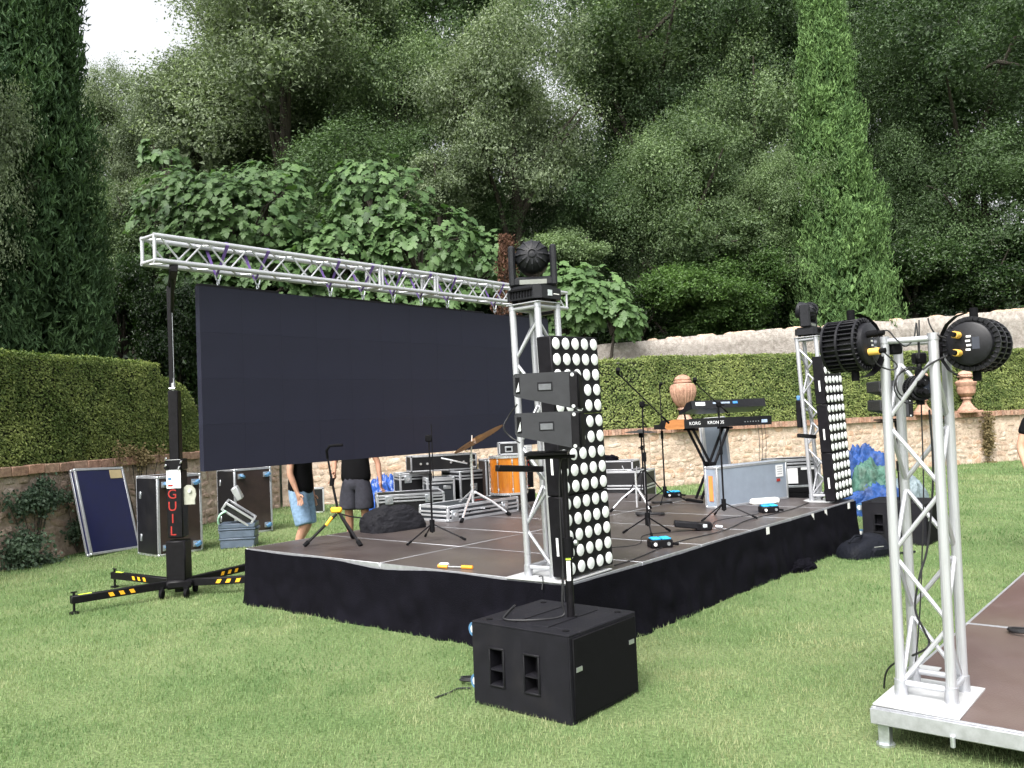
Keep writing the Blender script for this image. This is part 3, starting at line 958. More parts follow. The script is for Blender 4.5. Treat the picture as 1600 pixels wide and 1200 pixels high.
fig_tree('fig tree with large lobed leaves in the middle above the hanging screen', [(590, 325, 22, 85, 85), (660, 385, 21.6, 100, 70), (520, 410, 21.4, 90, 60), (745, 415, 22, 60, 60), (570, 270, 22.6, 45, 30), (620, 470, 21.5, 130, 60)], 6, 290, 1700, .265)
fig_tree('fig tree with broad leaves hanging over the wall right of the first tower', [(912, 462, 21.5, 70, 50), (962, 492, 21.3, 42, 34), (872, 445, 21.8, 45, 42), (880, 505, 21.6, 38, 30)], 7, 260, 620, .265)

# ---- ivy on the left wall
IVY = leafmat('wall_ivy_leaves', (.025, .05, .028), (.11, .155, .10), .25, .5, .3)
DRY = leafmat('dry_creeper_leaves', (.10, .075, .035), (.27, .22, .12), .2, .8, .1)
def creeper(label, i, t, z, w, h, n, lm, seed, ls=.055, out=.14):
    p, d, nn, ln = seg(i)
    root = thing('wall_creeper', label, 'plant', p + d * t, math.atan2(d.y, d.x))
    rg = np.random.default_rng(seed)
    k = max(3, n // 60)
    cx = rg.normal(0, w * .42, k); cz = z + rg.normal(0, h * .42, k)
    x = np.repeat(cx, 60) + rg.normal(0, .075, k * 60); zz = np.repeat(cz, 60) + rg.normal(0, .065, k * 60)
    y = -np.abs(rg.normal(.03, out * .5, k * 60))
    zz = np.clip(zz, .02, max(z + .3, 1.32))
    c = np.stack([x, y, zz], 1); nr = np.tile([0, -1, .5], (len(x), 1)) + rg.normal(0, .5, (len(x), 3))
    v, f = leaf_quads(c, nr, ls, .8, rg)
    o = quick('leaves', v, f, lm, root, attr=np.repeat(np.clip(.4 + rg.normal(0, .22, len(x)), 0, 1), 4)); o['kind'] = 'stuff'
    m = MB()
    for q in range(min(k, 12)):
        m.tube([(0, -.02, 0.02), (cx[q] * .5, -.03, cz[q] * .5), (cx[q], -.03, cz[q])], .006, 5)
    m.build('stems', BARK, root)
def tw(px, py):
    """distance along the left wall for a pixel on its face"""
    p, d, nn, ln = seg(0)
    dr = fw + rt * ((px - 800) / FPX) - up * ((py - 600) / FPX)
    k = nn.dot(p - cam_pos) / nn.dot(dr)
    q = cam_pos + dr * k
    return (q - p).dot(d), q.z
t_, z_ = tw(50, 780); creeper('creeper on the stone wall at upper left of the blue board', 0, t_, z_, .85, .22, 1500, IVY, 1)
t_, z_ = tw(25, 860); creeper('leafy plant at the foot of the left wall', 0, t_, z_, .55, .28, 1400, IVY, 2, out=.35)
t_, z_ = tw(118, 820); creeper('creeper hanging just left of the blue board', 0, t_, z_, .2, .3, 500, IVY, 3)
t_, z_ = tw(215, 712); creeper('dry straw coloured creeper above the coping near the lifter', 0, t_, z_, .75, .12, 700, DRY, 4, ls=.045)
creeper('tuft of weeds on the wall under the screen', 1, 4.2, .55, .3, .5, 700, DRY, 8, ls=.06)
creeper('weeds hanging on the wall right of the tarpaulin', 2, 8.4, .85, .18, .9, 900, IVY, 9, ls=.06)
creeper('narrow ivy strip on the wall by the right urn', 2, 9.9, .75, .10, 1.0, 1300, DRY, 10, ls=.06)

# ================================================================ STAGE
def plywood(name, c1, c2, rough):
    m = mat(name, c1, rough, 0, .2, 2.2, bump=.12, bscale=90, col2=c2, dirt=.35, spec=.5)
    return m
PLY = plywood('film_faced_plywood', (.046, .035, .034), (.073, .061, .060), .36)
PLY2 = plywood('reddish_deck_plywood', (.075, .043, .040), (.105, .072, .068), .42)
CLOTH = mat('black_skirt_cloth', (.0042, .004, .0065), .92, 0, .3, 5, bump=.3, bscale=120, spec=.06)
TAPE = mat('white_tape', (.7, .7, .68), .6, 0, .08, 20)

unit_cyl = {}
def ucyl(mt, n=10):
    """shared unit cylinder along +z, radius 1, length 1"""
    if (mt.name, n) not in unit_cyl:
        b = MB(); b.cyl((0, 0, 0), (0, 0, 1), 1, n=n); me = b.mesh('tube'); me.materials.append(mt); unit_cyl[mt.name, n] = me
    return unit_cyl[mt.name, n]
def rod(name, p0, p1, r, mt, parent, n=10):
    p0 = Vector(p0); p1 = Vector(p1); d = p1 - p0
    o = link(name, ucyl(mt, n), None, parent)
    o.location = p0; o.rotation_mode = 'QUATERNION'; o.rotation_quaternion = d.to_track_quat('Z', 'Y'); o.scale = (r, r, d.length)
    return o

def deck(root, x0, y0, sx, sy, top, ply, edge=.010):
    m = MB(); m.box((x0 + sx / 2, y0 + sy / 2, top - .010), (sx - 2 * edge, sy - 2 * edge, .018))
    d = m.build('deck_panel', ply, root)
    f = MB()
    for (cx, cy, wx, wy) in ((x0 + sx / 2, y0 + edge / 2 + .002, sx - .004, edge - .002), (x0 + sx / 2, y0 + sy - edge / 2 - .002, sx - .004, edge - .002),
                             (x0 + edge / 2 + .002, y0 + sy / 2, edge - .002, sy - 2 * edge), (x0 + sx - edge / 2 - .002, y0 + sy / 2, edge - .002, sy - 2 * edge)):
        f.box((cx, cy, top - .045), (wx, wy, .088), ch=.002)
    f.build('edge_frame', ALU_DULL, d)
    return d

stage = thing('stage_platform', 'brown plywood stage with black cloth skirt under the hanging screen', 'stage', S(0, 0, 0), RZ)
for i in range(6):
    for j in range(2):
        deck(stage, i * 1.0, j * 2.0, 1.0, 2.0, ZS, PLY)
for i in range(4):
    for j in range(3):
        rod('leg', (.06 + i * 1.96, .06 + j * 1.94, 0), (.06 + i * 1.96, .06 + j * 1.94, ZS - .09), .024, STEEL, stage)
def skirt(p0, p1, seed, sag):
    """cloth hung from p0 to p1 (local stage xy), out of plumb and wrinkled"""
    p0 = Vector(p0); p1 = Vector(p1); d = p1 - p0; L = d.length; d.normalize(); nrm = Vector((d.y, -d.x))
    nu, nv = int(L / .035), 12
    u = np.linspace(0, 1, nu); w = np.linspace(0, 1, nv)
    U, W = np.meshgrid(u * L, w)
    top = ZS - .006 - sag(u)
    ZZ = W * 0 + (1 - W) * top[None, :] + W * .0
    fold = (vnoise(U * 1.0, W * .6, .28, seed) - .5) * .07 + (vnoise(U, W * .3, .09, seed + 1) - .5) * .03 + (vnoise(U + ZZ * .9, ZZ - U * .5, .2, seed + 2) - .5) * .035
    O = .014 + np.abs(fold) * (.25 + W * .9) + .035 * W ** 2
    X = p0.x + d.x * U + nrm.x * O; Y = p0.y + d.y * U + nrm.y * O
    v = np.stack([X, Y, ZZ], 2).reshape(-1, 3)
    ii = (np.arange(nv - 1)[:, None] * nu + np.arange(nu - 1)[None, :]).ravel()
    f = np.stack([ii, ii + nu, ii + nu + 1, ii + 1], 1)
    quick('skirt', v, f, CLOTH, stage, smooth=1)
skirt((-.0, 4.0), (-.0, -.0), 71, lambda u: .002 + .030 * np.exp(-((u - .5) / .12) ** 2) + .010 * np.sin(u * 9) ** 2)
skirt((.0, .0), (6.0, .0), 72, lambda u: .006 + .010 * np.sin(u * 7) ** 2)
skirt((6.0, .0), (6.0, 4.0), 73, lambda u: .030 + u * 0)
for b in (3.35, 4.55, 4.95, 5.72):
    m = MB(); m.box((b, -.022, ZS - .05), (.07, .004, .07)); m.build('tape_patch', TAPE, stage)
# loose black cloth on the lawn at the skirt foot
def heap(name, label, cat, loc, rz, sx, sy, sz, mt, seed, amp=.35, fr=2.2, sq=1.):
    """crumpled sheet: broad lumps plus sharp creases"""
    n = 96; mrow = 40
    th = np.linspace(0, 2 * np.pi, n, endpoint=False); ph = np.linspace(0, 1, mrow)
    T, Ph = np.meshgrid(th, ph)
    c = np.cos(Ph * np.pi / 2) ** .6; z = np.sin(Ph * np.pi / 2) ** .75
    x = np.sign(np.cos(T)) * np.abs(np.cos(T)) ** sq * c; y = np.sign(np.sin(T)) * np.abs(np.sin(T)) ** sq * c
    def ridge(s_, k):
        q = vnoise(x * 3 + 9 + z, y * 3 + z * 2.1, s_, seed + k)
        return 1 - 2 * np.abs(q - .5) * 2
    lump = (vnoise(x * fr + 9, y * fr + z * fr, .9, seed) - .5)
    cr = ridge(.7, 3) * .10 + ridge(.33, 4) * .075 + ridge(.16, 5) * .04
    q = 1 + lump * amp + cr * min(1, amp * 2)
    zz = z * (1 + (vnoise(x * 2.2 + 5, y * 2.2, .8, seed + 7) - .5) * amp * 1.6) + cr * .6 * z
    v = np.stack([x * q * sx, y * q * sy, np.maximum(zz, 0) * sz], 2).reshape(-1, 3)
    f = []
    for i in range(mrow - 1):
        for k in range(n):
            f.append((i * n + k, i * n + (k + 1) % n, (i + 1) * n + (k + 1) % n, (i + 1) * n + k))
    o = quick(name, v, np.array(f), mt, None, smooth=1)
    o.location = loc; o.rotation_euler = (0, 0, rz)
    return tag(o, label, cat)
heap('black_cloth', 'crumpled black cloth lying on the lawn against the stage skirt', 'cloth', S(-.10, 4.0, 0), RZ, .22, .10, .09, CLOTH, 14)

# ================================================================ TRUSS TOWERS
def truss_tower(name, label, loc, rz, H, plate, tilt=(0, 0), poff=(0, 0), nb=6, sp=.24, rc=.025, group=None, topplate=True, flip=0):
    root = thing(name, label, 'truss tower', loc, 0, group)
    root.rotation_euler = (Matrix.Rotation(tilt[1], 3, 'Y') @ Matrix.Rotation(tilt[0], 3, 'X') @ Matrix.Rotation(rz, 3, 'Z')).to_euler()
    h = sp / 2
    z0 = .035
    cs = [(-h, -h), (h, -h), (h, h), (-h, h)]
    for (x, y) in cs:
        c = rod('chord', (x, y, z0), (x, y, H), rc, ALU, root, 16)
        for z_a, z_b, k_ in ((.006, .09, 1.28), (H - .03, H + .006, 1.12)):
            m = MB(); m.cyl((x, y, z_a), (x, y, z_b), rc * k_, n=14); m.build('chord_collar', ALU_DULL, root)
    step = (H - .16) / nb
    for k in range(4):
        a = cs[k]; b = cs[(k + 1) % 4]
        for q in range(nb):
            z1 = .08 + q * step; z2 = z1 + step * .86
            if (q + k + flip) % 2: a_, b_ = b, a
            else: a_, b_ = a, b
            rod('brace', (a_[0] * .94, a_[1] * .94, z1), (b_[0] * .94, b_[1] * .94, z2), .012, ALU, root, 8)
        for z in (.075, H - .02):
            rod('cross_tube', (*a, z), (*b, z), .016, ALU, root, 10)
    m = MB(); m.box((poff[0], poff[1], .004), (plate[0], plate[1], .010), ch=.002); m.build('base_plate', WHITE_PAINT, root)
    if topplate:
        m = MB(); m.box((0, 0, H + .010), (sp + .07, sp + .07, .008), ch=.002); m.build('top_plate', ALU, root)
    return root
TN = S(.32, .22); TR = S(.29, 5.80)
tilt_n = (0, -.018); tilt_r = (0, -.040)
towN = truss_tower('truss_tower', 'white truss tower on the near stage corner under the large moving head', TN, RZ, 2.03, (.60, .56), tilt_n, (.06, -.03))
towR = truss_tower('truss_tower', 'slim truss tower on the far stage corner right of the keyboards', TR, RZ, 2.03, (.44, .42), tilt_r, (-.03, .04), flip=1)

# ================================================================ LED BLINDER PANELS
LENS = mat('white_lamp_lens', (.92, .94, .95), .35, 0, .03, 20, spec=.4)
LED_BODY = mat('panel_housing_black', (.0065, .006, .008), .5, 0, .3, 15, bump=.1, bscale=200, spec=.15)
LED_W, LED_H, LED_D = .60, .578, .13
lb = MB(); lb.lathe([(.0435, .0), (.0435, .004), (.0420, .0052), (.0, .0054)], 20, cap=False)
LENS_ME = lb.mesh('lens', 50); LENS_ME.materials.append(LENS)
def led_unit(label, M, k, group, arm=False):
    """local: x along the front (width), -y out of the face, z up"""
    root = thing('led_blinder_panel', label, 'light panel', (0, 0, 0), 0, group)
    root.matrix_world = M @ Matrix.Translation((0, 0, k * (LED_H + .004)))
    b = MB(); b.box((LED_W / 2, LED_D / 2, LED_H / 2), (LED_W, LED_D, LED_H), ch=.008); b.build('housing', LED_BODY, root)
    for i in range(5):
        for j in range(5):
            o = link('lens', LENS_ME, None, root)
            o.location = (.06 + i * .12, -.001, LED_H * (j + .5) / 5); o.rotation_euler = (math.pi / 2, 0, 0)
    m = MB(); m.box((-.0015, LED_D * .5, LED_H * .38), (.003, .02, .13)); m.build('maker_label', PAPER, root)
    if arm:
        m = MB(); m.box((-.22, .20, .20), (.50, .045, .045), Matrix.Rotation(.10, 4, 'Y'), ch=.006); m.build('mounting_arm', BLACK, root)
    m = MB(); m.box((LED_W / 2, LED_D + .012, LED_H / 2), (.2, .024, .3), ch=.004); m.build('rear_bracket', BLACK, root)
    return root
Mn = Matrix.Translation(S(.03, .03, ZS + .03)) @ Matrix.Rotation(tilt_n[1] - .008, 4, 'Y') @ Matrix.Rotation(RZ, 4, 'Z')
Mr = Matrix.Translation(S(.02, 5.42, ZS + .03)) @ Matrix.Rotation(tilt_r[1], 4, 'Y') @ Matrix.Rotation(RZ, 4, 'Z')
for k, w in enumerate(('lowest', 'middle', 'topmost')):
    led_unit('%s black panel of white round lamps on the near stage corner' % w, Mn, k, 'lamp panels stacked by the near tower', k == 1)
    led_unit('%s black panel of white round lamps on the far stage corner' % w, Mr, k, 'lamp panels stacked by the far tower', k == 1)

# ================================================================ MOVING HEADS
HEADM = mat('moving_head_plastic', (.012, .0125, .0155), .5, 0, .2, 20, bump=.1, bscale=300, spec=.25)
GREYP = mat('grey_label_strip', (.20, .21, .19), .6, 0, .1, 30)
SCREENW = mat('small_display', (.55, .6, .62), .3, 0, .1, 60)
GLASS = mat('dark_front_lens', (.03, .035, .05), .08, 0, .1, 10, coat=.5)
def moving_head(label, loc, rz_base, rz_yoke, tiltx, s, rot=None):
    root = thing('moving_head_light', label, 'stage light', loc, 0)
    if rot: root.rotation_euler = rot
    root.scale = (s, s, s)
    Bm = Matrix.Rotation(rz_base, 4, 'Z')
    b = MB()
    poly = [(-.17, -.12), (-.12, -.16), (.12, -.16), (.17, -.12), (.17, .12), (.12, .16), (-.12, .16), (-.17, .12)]
    b.prism(poly, .085, Bm @ Matrix.Translation((0, 0, .022)))
    b.prism([(x * .86, y * .86) for x, y in poly], .022, Bm @ Matrix.Translation((0, 0, .107)))
    base = b.build('base', HEADM, root, 30)
    for k in (-1, 1):
        for j in (-1, 1):
            m = MB(); m.cyl(Bm @ Vector((.11 * k, .1 * j, 0)), Bm @ Vector((.11 * k, .1 * j, .024)), .022, n=10); m.build('rubber_foot', RUBBER, base)
    for sgn in (-1, 1):
        m = MB()
        for q in range(8):
            m.box((-.10 + q * .028, -.163, .060), (.010, .014, .045), Bm)
        m.box((0, -.168, .094), (.22, .02, .02), Bm, ch=.004)
        if sgn < 0: m.build('vent_and_handle', RUBBER, base)
    m = MB(); m.box((.172, -.02, .065), (.004, .05, .045), Bm); m.build('display', SCREENW, base)
    for q in range(5):
        m = MB(); m.box((.172, .03 + .015 * q, .06), (.004, .008, .008), Bm); m.build('button', WHITE, base)
    Ym = Matrix.Rotation(rz_yoke, 4, 'Z')
    y = MB()
    y.box((0, 0, .168), (.32, .13, .075), Ym, ch=.018)
    for k in (-1, 1):
        y.box((.160 * k, 0, .29), (.052, .14, .32), Ym, ch=.014)
        y.cyl(Ym @ Vector((.12 * k, 0, .36)), Ym @ Vector((.182 * k, 0, .36)), .045, n=16)
    yo = y.build('yoke', HEADM, root, 30)
    m = MB(); m.box((0, -.068, .163), (.21, .004, .035), Ym); m.build('nameplate', GREYP, yo)
    Hm = Ym @ Matrix.Translation((0, 0, .36)) @ Matrix.Rotation(tiltx, 4, 'X')   # head axis: -y is its back
    A = Hm @ Matrix.Rotation(math.pi / 2, 4, 'X')                               # lathe z -> -y
    h = MB()
    h.lathe([(.0, -.15), (.105, -.15), (.118, -.14), (.118, -.03), (.131, -.01), (.131, .02), (.118, .07), (.085, .105), (.045, .122), (.0, .126)], 28, A, cap=False)
    hd = h.build('head', HEADM, root, 30)
    for q in range(12):
        w = 2 * math.pi * q / 12
        m = MB()
        pts = [(.045, .124), (.085, .118), (.12, .09), (.138, .03), (.134, -.02), (.120, -.02), (.118, .02), (.10, .07), (.07, .10), (.045, .115)]
        m.prism(pts, .012, A @ Matrix.Rotation(w, 4, 'Z') @ Matrix.Rotation(math.pi / 2, 4, 'X') @ Matrix.Translation((0, 0, -.006)))
        m.build('cooling_fin', HEADM, hd, 30)
    m = MB(); m.lathe([(.034, .124), (.034, .132), (.028, .134), (.028, .126)], 20, A, cap=False); m.build('fan_ring', HEADM, hd)
    m = MB(); m.lathe([(0, -.153), (.098, -.151), (.098, -.148)], 24, A, cap=False); m.build('front_lens', GLASS, hd)
    return root
topN = Matrix.Translation(TN) @ Matrix.Rotation(tilt_n[1], 4, 'Y') @ Vector((0, 0, 2.046))
topR = Matrix.Translation(TR) @ Matrix.Rotation(tilt_r[1], 4, 'Y') @ Vector((0, 0, 2.046))
moving_head('black moving head light with finned round back on the near tower', topN, RZ - math.pi / 2, -.05, -.12, .98)
moving_head('small black moving head light on the far tower beside the cypress', topR, RZ, .95, .25, .88)
# box clamped to the far tower
bx = thing('clamped_control_box', 'narrow black box clamped on the left side of the far tower', 'box', S(.52, 5.72, 1.62), RZ)
m = MB(); m.box((0, 0, 0), (.07, .07, .34), ch=.01); m.build('case', BLACK, bx)
m = MB(); m.box((0, -.0, .20), (.05, .05, .06), ch=.008); m.build('connector', mat('blue_connector', (.1, .25, .5), .5), bx)
m = MB(); m.box((0, -.07, .05), (.03, .08, .03), ch=.004); m.build('clamp', STEEL, bx)

# ================================================================ ROOF TRUSS, SLINGS, SCREEN, LIFTERS
BR0 = S(4.143, -.812, 0)
ZT = 3.617; SP = .24
bridge = thing('roof_truss', 'long horizontal white truss beam carrying the big dark screen', 'truss', BR0, RZ)
segs = [(0, 2.86), (2.88, 3.80), (3.82, 6.67)]
for (s0, s1) in segs:
    for (y, z) in ((0, ZT), (SP, ZT), (0, ZT - SP), (SP, ZT - SP)):
        rod('chord', (s0, y, z), (s1, y, z), .025, ALU, bridge, 14)
    n = max(3, round((s1 - s0) / .262)); st_ = (s1 - s0 - .10) / n
    faces = (((0, ZT), (0, ZT - SP)), ((SP, ZT), (SP, ZT - SP)), ((0, ZT), (SP, ZT)), ((0, ZT - SP), (SP, ZT - SP)))
    for fi, (A_, B_) in enumerate(faces):
        for q in range(n):
            a, b = (A_, B_) if (q + fi // 2) % 2 == 0 else (B_, A_)
            x0 = s0 + .05 + q * st_
            rod('brace', (x0 + .012, a[0], a[1]), (x0 + st_ - .012, b[0], b[1]), .0095, ALU, bridge, 8)
    for x in (s0 + .012, s1 - .012):
        for (p, q) in (((0, ZT), (SP, ZT)), ((SP, ZT), (SP, ZT - SP)), ((SP, ZT - SP), (0, ZT - SP)), ((0, ZT - SP), (0, ZT))):
            rod('end_tube', (x, *p), (x, *q), .018, ALU, bridge, 10)

LEDSCR = mat('led_screen_face', (.0125, .0135, .0265), .6, 0, .12, 1.6, bump=.25, bscale=500, spec=.25)
screen = thing('led_screen', 'large dark blue LED video screen hanging over the back of the stage', 'screen', BR0, RZ)
PW, PH = .480, .466
ZTOP = ZT - SP - .025 - .165
pm = MB(); pm.box((0, 0, 0), (PW - .0006, .075, PH - .0006), ch=.0006); PME = pm.mesh('panel', 0); PME.materials.append(LEDSCR)
rr = random.Random(8)
for i in range(12):
    for j in range(4):
        o = link('panel', PME, None, screen)
        o.location = (.51 + PW * (i + .5), .12 + rr.uniform(-.0004, .0004), ZTOP - PH * (j + .5)); o.rotation_euler = (0, 0, rr.uniform(-.0004, .0004))
for i in range(12):
    if i == 2 or i == 9: continue
    m = MB(); m.box((.51 + PW * (i + .5), .12, ZTOP + .013), (PW - .01, .06, .024), ch=.002); m.build('hanging_bar', BLACK_MATT, screen)
PURPLE = mat('purple_sling', (.13, .075, .26), .8, 0, .15, 30)
ords = ['leftmost', 'second from left', 'third from left', 'fourth from left', 'fifth from left', 'sixth from left', 'seventh from left', 'rightmost']
for k, s in enumerate((.75, 1.22, 2.19, 2.68, 3.17, 3.65, 4.13, 5.09)):
    root = thing('lifting_sling', '%s purple sling looped over the roof truss' % ords[k], 'sling', BR0 + LB * s, RZ, 'purple slings on the roof truss')
    z0 = ZT - SP - .075
    m = MB()
    lp = [(0, SP / 2, z0), (0, -.028, ZT - .01), (0, -.012, ZT + .027), (0, SP / 2, ZT + .028), (0, SP + .012, ZT + .027), (0, SP + .028, ZT - .01), (0, SP / 2, z0)]
    v = []; f = []
    for i, p in enumerate(lp):
        w = .012 if i in (0, 6) else .020
        sk = (-.03, .05, .05, .0, -.05, -.05, -.03)[i] * (1 if k % 2 else .6)
        v += [(p[0] - w + sk, p[1], p[2]), (p[0] + w + sk, p[1], p[2])]
    f = [(2 * i, 2 * i + 1, 2 * i + 3, 2 * i + 2) for i in range(6)]
    m.add(v, f); m.add([(a, b + .003, c + .001) for a, b, c in v], [q[::-1] for q in f]); m.build('strap', PURPLE, root)
    m = MB(); m.tube([(-.035, SP / 2, z0 + .02), (-.02, SP / 2, z0 - .03), (0, SP / 2, z0 - .04), (.02, SP / 2, z0 - .03), (.035, SP / 2, z0 + .02)], .008, 6); m.build('shackle', STEEL, root)
    m = MB(); m.tube([(0, SP / 2 - .016, z0 - .03), (0, SP / 2 - .018, z0 - .07), (0, SP / 2, z0 - .09), (0, SP / 2 + .018, z0 - .07), (0, SP / 2 + .016, z0 - .03)], .007, 6, closed=True); m.build('ring', STEEL, root)

def lifter(label, a, b, carry):
    c = S(a, b, 0)
    root = thing('winch_lifter', label, 'lifter', c, 0, 'winch lifters under the roof truss')
    HZ = ZT - SP - .03
    hub = MB(); hub.box((0, 0, .14), (.26, .26, .09), Matrix.Rotation(.35, 4, 'Z'), ch=.02); hub.cyl((0, 0, .05), (0, 0, .12), .05, n=10); hub.build('hub', BLACK, root)
    dirs = [(222, .98), (146, 1.15), (62, 1.12), (4, .82)]
    for (ang, ln) in dirs:
        M = Matrix.Rotation(R(ang), 4, 'Z')
        m = MB(); m.box((.08 + ln / 2, 0, .14), (ln, .07, .075), M, ch=.006)
        leg = m.build('leg', BLACK, root)
        for q in range(3):
            for sd_ in (-1, 1):
                m = MB(); x = ln * .5 + q * .10
                m.add([(x - .03, .0362 * sd_, .12), (x + .015, .0362 * sd_, .12), (x + .035, .0362 * sd_, .16), (x - .01, .0362 * sd_, .16)], [(0, 1, 2, 3) if sd_ < 0 else (3, 2, 1, 0)], M)
                m.build('yellow_stripe', YELLOW, leg)
        m = MB(); m.box((ln - .05, 0, .180), (.12, .03, .004), M); m.build('reflector', LIME, leg)
        m = MB(); m.cyl(M @ Vector((ln + .05, 0, .02)), M @ Vector((ln + .05, 0, .21)), .012, n=8); m.cyl(M @ Vector((ln + .05, 0, 0)), M @ Vector((ln + .05, 0, .02)), .045, n=12); m.cyl(M @ Vector((ln + .02, 0, .21)), M @ Vector((ln + .08, 0, .21)), .008, n=6)
        m.build('levelling_screw', BLACK, leg)
    for ang in (230, 310, 60):
        p = Vector((.20 * math.cos(R(ang)), .20 * math.sin(R(ang)), .055))
        m = MB(); m.lathe([(.0, -.015), (.05, -.015), (.05, .015), (.0, .015)], 14, Matrix.Translation(p) @ Matrix.Rotation(math.pi / 2, 4, 'Y'), cap=False)
        m.box((p.x, p.y, .1), (.05, .03, .05)); m.build('castor', RUBBER, root)
    m = MB(); m.box((0, 0, .38), (.205, .19, .42), ch=.012); m.build('sleeve', BLACK, root)
    m = MB(); m.box((0, 0, .97), (.165, .165, .70), ch=.01); mm = m.build('outer_mast', BLACK, root)
    for q, ch_ in enumerate('GUIL'):
        text('letter', ch_, .140, RED, mm, Matrix.Translation((-.02, -.0845, 1.075 - q * .128)) @ Matrix.Rotation(math.pi / 2, 4, 'X'))
    m = MB(); m.box((.0, -.0845, 1.29), (.15, .003, .30)); st2 = m.build('instruction_sticker', PAPER, mm)
    for (x, z, w, h, c_) in ((-.035, 1.36, .05, .022, RED), (-.035, 1.17, .05, .02, RED), (-.04, 1.24, .035, .03, CASTER)):
        m = MB(); m.box((x, -.0868, z), (w, .0015, h)); m.build('printed_mark', c_, st2)
    for q in range(9):
        m = MB(); m.box((.035, -.0868, 1.17 + q * .026), (.055, .0015, .006)); m.build('printed_line', mat('grey_print', (.25, .25, .27), .7), st2)
    m = MB(); m.box((0, 0, 1.385), (.18, .18, .12), ch=.012)
    for q in (-1, 1): m.cyl((.07 * q, -.11, 1.36), (.07 * q, -.09, 1.36), .02, n=10)
    m.build('locking_collar', BLACK, root)
    for (x, z) in ((-.075, 1.44), (.08, 1.40), (-.08, 1.37), (.06, 1.345)):
        m = MB(); m.cyl((x, -.10, z), (x + .02, -.13, z + .02), .009, n=6); m.build('lock_pin', CHROME, root)
    m = MB(); m.box((0, 0, 1.80), (.105, .105, .74), ch=.008); m.build('middle_mast', BLACK, root)
    m = MB(); m.cyl((0, -.02, 2.17), (0, -.02, 2.25), .022, n=10); m.cyl((-.03, -.05, 2.19), (.03, -.05, 2.19), .014, n=8); m.cyl((.0, -.02, 2.22), (.0, -.02, 2.30), .006, n=6); m.build('pulley', CHROME, root)
    m = MB(); m.box((-.02, 0, (2.16 + HZ - .06) / 2), (.052, .052, HZ - .06 - 2.16), ch=.006); m.build('inner_mast', BLACK, root)
    rod('winch_cable', (.012, -.03, 2.2), (.012, -.03, HZ - .06), .0025, STEEL, root, 6)
    dv_ = S(carry[0], carry[1], 0) - c; ln = dv_.length; an_ = math.atan2(dv_.y, dv_.x)
    M = Matrix.Rotation(an_, 4, 'Z')
    m = MB(); m.box((ln / 2, 0, HZ - .045), (ln + .36, .07, .05), M, ch=.006)
    for q in (ln - .12, ln + .12): m.box((q, 0, HZ - .008), (.05, .08, .024), M)
    m.cyl(M @ Vector((0, 0, HZ - .35)), M @ Vector((ln * .6, 0, HZ - .06)), .018, n=8); m.build('truss_fork', BLACK, root)
    m = MB(); m.prism([(.085, .0), (.20, 0), (.20, .05), (.215, .10), (.205, .16), (.17, .20), (.12, .205), (.085, .18)], .02, Matrix.Translation((0, -.02, .96)) @ Matrix.Rotation(math.pi / 2, 4, 'X'))
    w = m.build('winch_guard', mat('beige_winch_plate', (.42, .42, .36), .45, .4, .1, 15), root)
    m = MB(); m.cyl((.15, -.045, 1.10), (.15, -.06, 1.10), .018, n=10); m.build('winch_bolt', CHROME, w)
    return root
lifter('black winch lifter with red vertical letters on the left of the screen', 4.96, -.19, (4.26, -.55))
lifter('black winch lifter under the right end of the roof truss, behind the near tower', 4.96, 5.72, (4.26, 5.55))

# ================================================================ SPEAKERS
def holed(mb, w, h, holes, depth, M):
    """face in local xz, facing -y, with rectangular recesses (x0, x1, z0, z1)"""
    xs = sorted({0, w, *[q for o in holes for q in o[:2]]}); zs = sorted({0, h, *[q for o in holes for q in o[2:]]})
    for i in range(len(xs) - 1):
        for j in range(len(zs) - 1):
            cx, cz = (xs[i] + xs[i + 1]) / 2, (zs[j] + zs[j + 1]) / 2
            inside = any(o[0] < cx < o[1] and o[2] < cz < o[3] for o in holes)
            y = depth if inside else 0
            mb.add([(xs[i], y, zs[j]), (xs[i + 1], y, zs[j]), (xs[i + 1], y, zs[j + 1]), (xs[i], y, zs[j + 1])], [(0, 1, 2, 3)], M)
    for (a, b, c, d) in holes:
        mb.add([(a, 0, c), (b, 0, c), (b, 0, d), (a, 0, d), (a, depth, c), (b, depth, c), (b, depth, d), (a, depth, d)],
               [(0, 1, 5, 4), (1, 2, 6, 5), (2, 3, 7, 6), (3, 0, 4, 7)][::1], M)
LOGO = mat('silver_badge', (.5, .52, .55), .35, .8, .1, 40)
